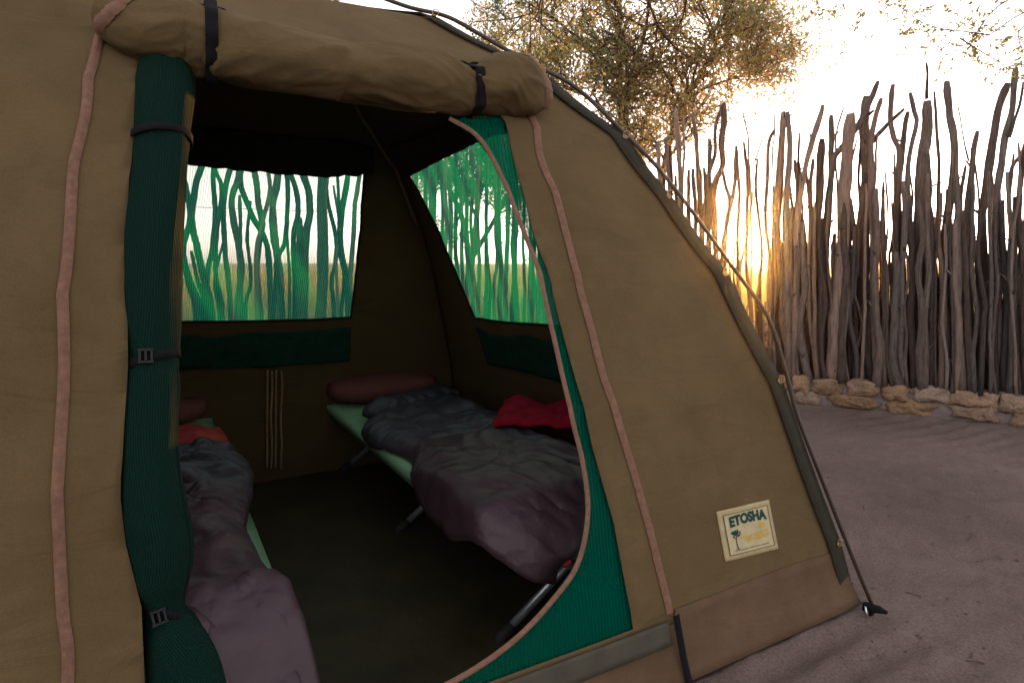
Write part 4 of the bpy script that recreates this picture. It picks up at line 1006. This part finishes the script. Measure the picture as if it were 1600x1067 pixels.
# another low wall further back, glimpsed between the sticks
wall2 = empty('stone_wall', (5.2, 8.0, 0), 'second low stone wall glimpsed between the feet of the fence sticks', 'wall')
def w2pt(s, d, z): return Vector((2.6 + s * .97, 8.0 - s * .22 + d, z))
for row in range(3):
    s = 0
    while s < 3.8:
        w_ = random.uniform(.2, .4); stone(s + w_ / 2, .09 + row * .17, w_ * .95, .16, .25, wall2, w2pt, .1); s += w_ + .03
def log(x0, y0, x1, y1, Y, r, label):
    a = at_y(x0, y0, Y); c = at_y(x1, y1, Y + .1); a.z = c.z = r + .01; b = MB(); sd_ = random.uniform(0, 9)
    b.tube(smooth_path([a, a.lerp(c, .5) + Vector((0, .03, .01)), c], 14), r, 10, True, lambda i, k, th, p: 1 + .15 * noise.noise(Vector((i * .4, th, sd_)))); o = b.build('log', M['wood']); tag(o, label, 'log')
log(1405, 590, 1450, 596, 6.2, .05, 'grey log lying on the ground behind the fence feet')
log(1306, 586, 1336, 588, 6.3, .07, 'short thick log on the ground behind the pale fence post')

# ------------------------------------------------------------------ trees
class Tree:
    def __init__(s, seed): s.b = MB(); s.tw = MB(); s.rnd = random.Random(seed); s.lv = []; s.lf = []; s.tint = []
    def leaf(s, p, size, t):
        r = s.rnd; d = Vector((r.gauss(0, 1), r.gauss(0, 1), r.gauss(0, .8))).normalized(); e = d.orthogonal().normalized(); g = d.cross(e)
        a = r.uniform(0, pi); u = e * cos(a) + g * sin(a); v = d.cross(u); n = len(s.lv); sz = size * r.uniform(.6, 1.4)
        s.lv += [p - u * sz, p + v * sz * .45, p + u * sz, p - v * sz * .45]; s.lf.append((n, n + 1, n + 2, n + 3)); s.tint.append(t)
    def cluster(s, p, R, k, size):
        base = min(1, max(0, s.rnd.gauss(.42, .28)))
        for _ in range(k):
            q = p + Vector((s.rnd.gauss(0, R), s.rnd.gauss(0, R), s.rnd.gauss(0, R * .7))); s.leaf(q, size, min(1, max(0, base + s.rnd.gauss(0, .12))))
    def grow(s, p, d, L_, r, lvl, leafn, size, cR):
        n = 5; pts = [p.copy()]; q = p.copy(); dd = d.normalized()
        for i in range(n):
            dd = (dd + Vector((s.rnd.gauss(0, .16), s.rnd.gauss(0, .16), s.rnd.gauss(0, .12) + .03))).normalized(); q = q + dd * L_ / n; pts.append(q.copy())
        (s.b if r > .012 else s.tw).tube(pts, [r * (1 - .55 * i / n) for i in range(n + 1)], 5 if r > .012 else 3, False)
        if lvl == 0:
            for i in (1, 2, 3, 4, 5): s.cluster(pts[i], cR, leafn, size)
            return
        for i in range(1, n + 1):
            for _ in range(2 if i == n else s.rnd.choice([1, 1, 2])):
                ax = Vector((s.rnd.gauss(0, 1), s.rnd.gauss(0, 1), s.rnd.gauss(0, .6) + .1)).normalized()
                s.grow(pts[i], (dd * .7 + ax * .85), L_ * s.rnd.uniform(.5, .72), r * .5, lvl - 1, leafn, size, cR)
    def done(s, name, label, cat, leafm, base, group=None):
        t = empty(name, base, label, cat, group)
        s.b.build('trunk', M['bark'], t)
        if s.tw.v: s.tw.build('twigs', M['bark'], t)
        me = bpy.data.meshes.new('crown'); me.from_pydata(s.lv, [], s.lf); me.update(); at = me.attributes.new('tint', 'FLOAT', 'FACE'); at.data.foreach_set('value', s.tint)
        link('crown', me, leafm, t, False); return t
t = Tree(3); Yt = 13.0
base = at_z(985, 560, 0); base = at_y(985, 500, Yt); base.z = 0
def stemsY(tr, lst, Y, lvl, L_, leafn, size, cR, every=1, r0=.11):
    for px, w0 in lst:
        pts = [at_y(x, y, Y + dy) for x, y, dy in px]; sp = smooth_path(pts, 14); r = w0 * Y / F / 2
        tr.b.tube(sp, [r * (1 - .6 * i / 13) for i in range(14)], 8, False)
        for i in range(4, 14, every):
            for _ in range(2):
                dd = (sp[i] - sp[i - 1]).normalized(); ax = Vector((tr.rnd.gauss(0, 1), tr.rnd.gauss(0, 1), tr.rnd.gauss(0, .7))).normalized()
                tr.grow(sp[i], dd * .7 + ax, L_ * tr.rnd.uniform(.7, 1.2), r * .45, lvl, leafn, size, cR)
stems = [([(1000, 480, 0), (985, 330, 0), (972, 200, 0), (966, 100, .2), (968, 0, .3), (960, -120, .3)], 14), ([(985, 330, 0), (978, 210, 0), (985, 120, -.3), (1008, 50, -.4), (1020, -60, -.5)], 10),
 ([(1000, 420, 0), (1030, 300, 0), (1048, 215, .2), (1075, 150, .3), (1112, 85, .5), (1140, 0, .6)], 12), ([(1062, 180, .2), (1090, 145, .2), (1130, 128, 0), (1165, 118, 0), (1190, 112, 0)], 5),
 ([(1075, 150, .2), (1105, 60, 0), (1150, 35, 0), (1180, 60, 0)], 5), ([(975, 230, 0), (950, 180, -.3), (915, 150, -.4), (870, 130, -.5), (830, 120, -.4)], 6), ([(968, 120, 0), (930, 80, .3), (890, 50, .4), (850, 20, .5), (800, 30, .5)], 6), ([(1020, 330, .2), (1000, 260, .5), (1005, 200, .8), (1020, 150, 1.0)], 6)]
stemsY(t, stems, Yt, 2, .88, 1, .036, .13)
t.b.tube([base - Vector((0, 0, .1)), at_y(1000, 480, Yt), at_y(1000, 420, Yt)], [.16, .12, .1], 10)
t.done('acacia_tree', 'large acacia with olive and orange leaves behind the stick fence above the tent', 'tree', M['leaf'], base)
t = Tree(8); Y2 = 15
base = at_y(735, 450, Y2); base.z = 0
stemsY(t, [([(735, 440, 0), (725, 350, 0), (700, 290, 0), (680, 230, 0), (660, 190, 0)], 10), ([(735, 430, 0), (745, 340, 0), (750, 260, 0), (760, 190, 0), (750, 130, 0)], 10), ([(740, 400, 0), (780, 330, .3), (810, 270, .4), (830, 220, .4)], 8), ([(745, 340, 0), (700, 240, -.5), (720, 160, -.5)], 5)], Y2, 2, .85, 2, .036, .13)
t.b.tube([base - Vector((0, 0, .1)), at_y(735, 440, Y2), at_y(735, 420, Y2)], [.18, .14, .1], 10)
t.done('acacia_tree', 'second acacia with grey green leaves seen through the side window net', 'tree', M['leaf2'], base)
# overhanging branches close by
def branch(lines, Y, r_px, label, seed, leafs=10, size=.016, sub=.35, group='thin branches hanging in from above'):
    tr = Tree(seed)
    for px in lines:
        sp = smooth_path([at_y(x, y, Y + .12 * i) for i, (x, y) in enumerate(px)], 16); r = r_px * Y / F / 2
        tr.b.tube(sp, [r * (1 - .6 * i / 15) for i in range(16)], 5, False)
        for i in range(2, 16):
            if tr.rnd.random() < .75:
                ax = Vector((tr.rnd.gauss(0, 1), tr.rnd.gauss(0, .6), tr.rnd.gauss(0, .8))).normalized(); dd = (sp[i] - sp[i - 1]).normalized() * .9 + ax * .7
                L_ = sub * tr.rnd.uniform(.4, 1.1); q = [sp[i], sp[i] + dd * L_ * .5, sp[i] + dd * L_ + Vector((0, 0, .03))]; qs = smooth_path(q, 6)
                tr.tw.tube(qs, [r * .35] * 5 + [r * .15], 3, False)
                for c in qs[1:]:
                    if tr.rnd.random() < .8: tr.cluster(c, .018, leafs // 3 + 1, size)
    return tr.done('tree_branch', label, 'branch', M['leaf2'], at_y(*lines[0][0], Y), group)
branch([[(1008, -40), (1016, 10), (1026, 38), (1023, 75), (1019, 98)], [(1026, 38), (1045, 64), (1075, 88), (1112, 92)], [(1075, -30), (1070, 15), (1060, 45)]], 4.2, 4.5, 'thick dark bare twig hanging in front of the acacia crown', 5, 2, .007, .22)
branch([[(824, -30), (829, 40), (828, 95)], [(850, -30), (838, 25), (808, 48), (780, 75)], [(836, 30), (870, 58), (905, 90)], [(848, -10), (845, 40), (842, 80)]], 3.9, 2.4, 'thin twigs hanging just above the tent edge left of the acacia crown', 6, 5, .013, .25)
branch([[(1640, 5), (1590, 25), (1545, 55), (1500, 72), (1425, 74)], [(1545, 55), (1510, 50), (1450, 40), (1405, 10)], [(1620, 30), (1592, 50), (1598, 82)], [(1500, 60), (1540, 85), (1582, 108)], [(1640, -30), (1560, 10), (1520, 60), (1500, 90)]], 4.6, 2.4, 'feathery branch with tiny leaves reaching in at the top right corner', 7, 9, .017, .34)
branch([[(1420, -40), (1385, 5), (1350, 25), (1318, 52)], [(1330, -40), (1310, 5), (1290, 18), (1264, 30)], [(1480, -40), (1470, 0), (1440, 20)]], 5.0, 2.0, 'short sparse twigs at the top edge between the acacia and the corner branch', 9, 9, .017, .26)
branch([[(380, -520), (415, -250), (440, -60), (455, -10), (470, 8), (480, 15)], [(470, 5), (500, -8), (520, -20)]], 4.0, 4.5, 'dark twig glimpsed over the dip at the very top of the tent', 12, 2, .008, .15)
branch([[(700, -40), (740, 5), (780, 20), (800, 45)], [(760, -40), (775, 0), (770, 40)]], 5.2, 1.6, 'fine leafy twigs above the tent pole at the top of the picture', 13, 8, .015, .3)

# ------------------------------------------------------------------ dry grass beyond the fence
rg = random.Random(2); lv = []; lf = []; ti = []
for _ in range(60000):
    y = 9.3 + 40 * rg.random() ** 2; x = (rg.uniform(-.62, .62)) * y * 1.2
    if hypot(x - 5, y - 8) < 1.5: continue
    h = rg.uniform(.2, .6) * (1 + 1.2 * (rg.random() < .25) * (y > 11.5)) * (1 + .4 * noise.noise(Vector((x * .4, y * .4, 0)))); wd = .006 + .0007 * y; a = rg.uniform(0, pi); n = len(lv)
    lv += [Vector((x - cos(a) * wd, y - sin(a) * wd, 0)), Vector((x + cos(a) * wd, y + sin(a) * wd, 0)), Vector((x + rg.gauss(0, .1), y + rg.gauss(0, .1), h))]; lf.append((n, n + 1, n + 2)); ti.append(rg.random())
me = bpy.data.meshes.new('dry_grass'); me.from_pydata(lv, [], lf); me.update(); at = me.attributes.new('tint', 'FLOAT', 'FACE'); at.data.foreach_set('value', ti)
tag(link('dry_grass', me, M['grass'], None, False), 'pale dry grass of the open plain beyond the fences', 'grass', None, 'stuff')
rg = random.Random(5); b = MB()
for _ in range(260):
    px_, py_ = rg.uniform(1080, 1650), rg.uniform(650, 1110); q = at_z(px_, py_, 0); r = rg.uniform(.002, .007) * (1 if rg.random() < .9 else 2); z = gz(q.x, q.y)
    if rg.random() < .88:
        vs = [(q.x + r * rg.uniform(.7, 1.3) * cos(a * pi / 3), q.y + r * rg.uniform(.7, 1.3) * sin(a * pi / 3), z) for a in range(6)] + [(q.x, q.y, z + r * .9)]; b.add(vs, [(i, (i + 1) % 6, 6) for i in range(6)])
    else:
        a = rg.uniform(0, pi); l = rg.uniform(.015, .06); b.tube([q + Vector((0, 0, z + .003)), q + Vector((cos(a) * l / 2, sin(a) * l / 2, z + .006)), q + Vector((cos(a) * l, sin(a) * l + .004, z + .003))], .0018, 4)
tag(b.build('ground_litter', M['wood']), 'scattered grit and broken twigs lying on the sand', 'litter', None, 'stuff')
if True:  # haze volume added to spread the sun's glow over the fence sticks
    bm = bmesh.new(); bmesh.ops.create_cube(bm, size=1); me = bpy.data.meshes.new('haze'); bm.to_mesh(me); bm.free()
    hz = bpy.data.objects.new('haze', me); COL.objects.link(hz); hz.scale = (1500, 1500, 10.4); hz.location = (0, 0, 4.2)
    hm = bpy.data.materials.new('added haze'); hm.use_nodes = True; N = hm.node_tree.nodes; N.clear(); ho = N.new('ShaderNodeOutputMaterial'); pv = N.new('ShaderNodeVolumePrincipled')
    pv.inputs['Density'].default_value = .0011; pv.inputs['Anisotropy'].default_value = .94; pv.inputs['Color'].default_value = (.97, .93, .88, 1); hm.node_tree.links.new(pv.outputs[0], ho.inputs['Volume']); me.materials.append(hm)
    tag(hz, 'thin haze added to spread a glow round the low sun', None, None, 'stuff')
print('max z', max((o.matrix_world @ Vector(c)).z for o in S.objects if o.type == 'MESH' and o.name not in ('haze', 'sun') for c in o.bound_box))
print('sticks', nstick[0], 'hits ok')
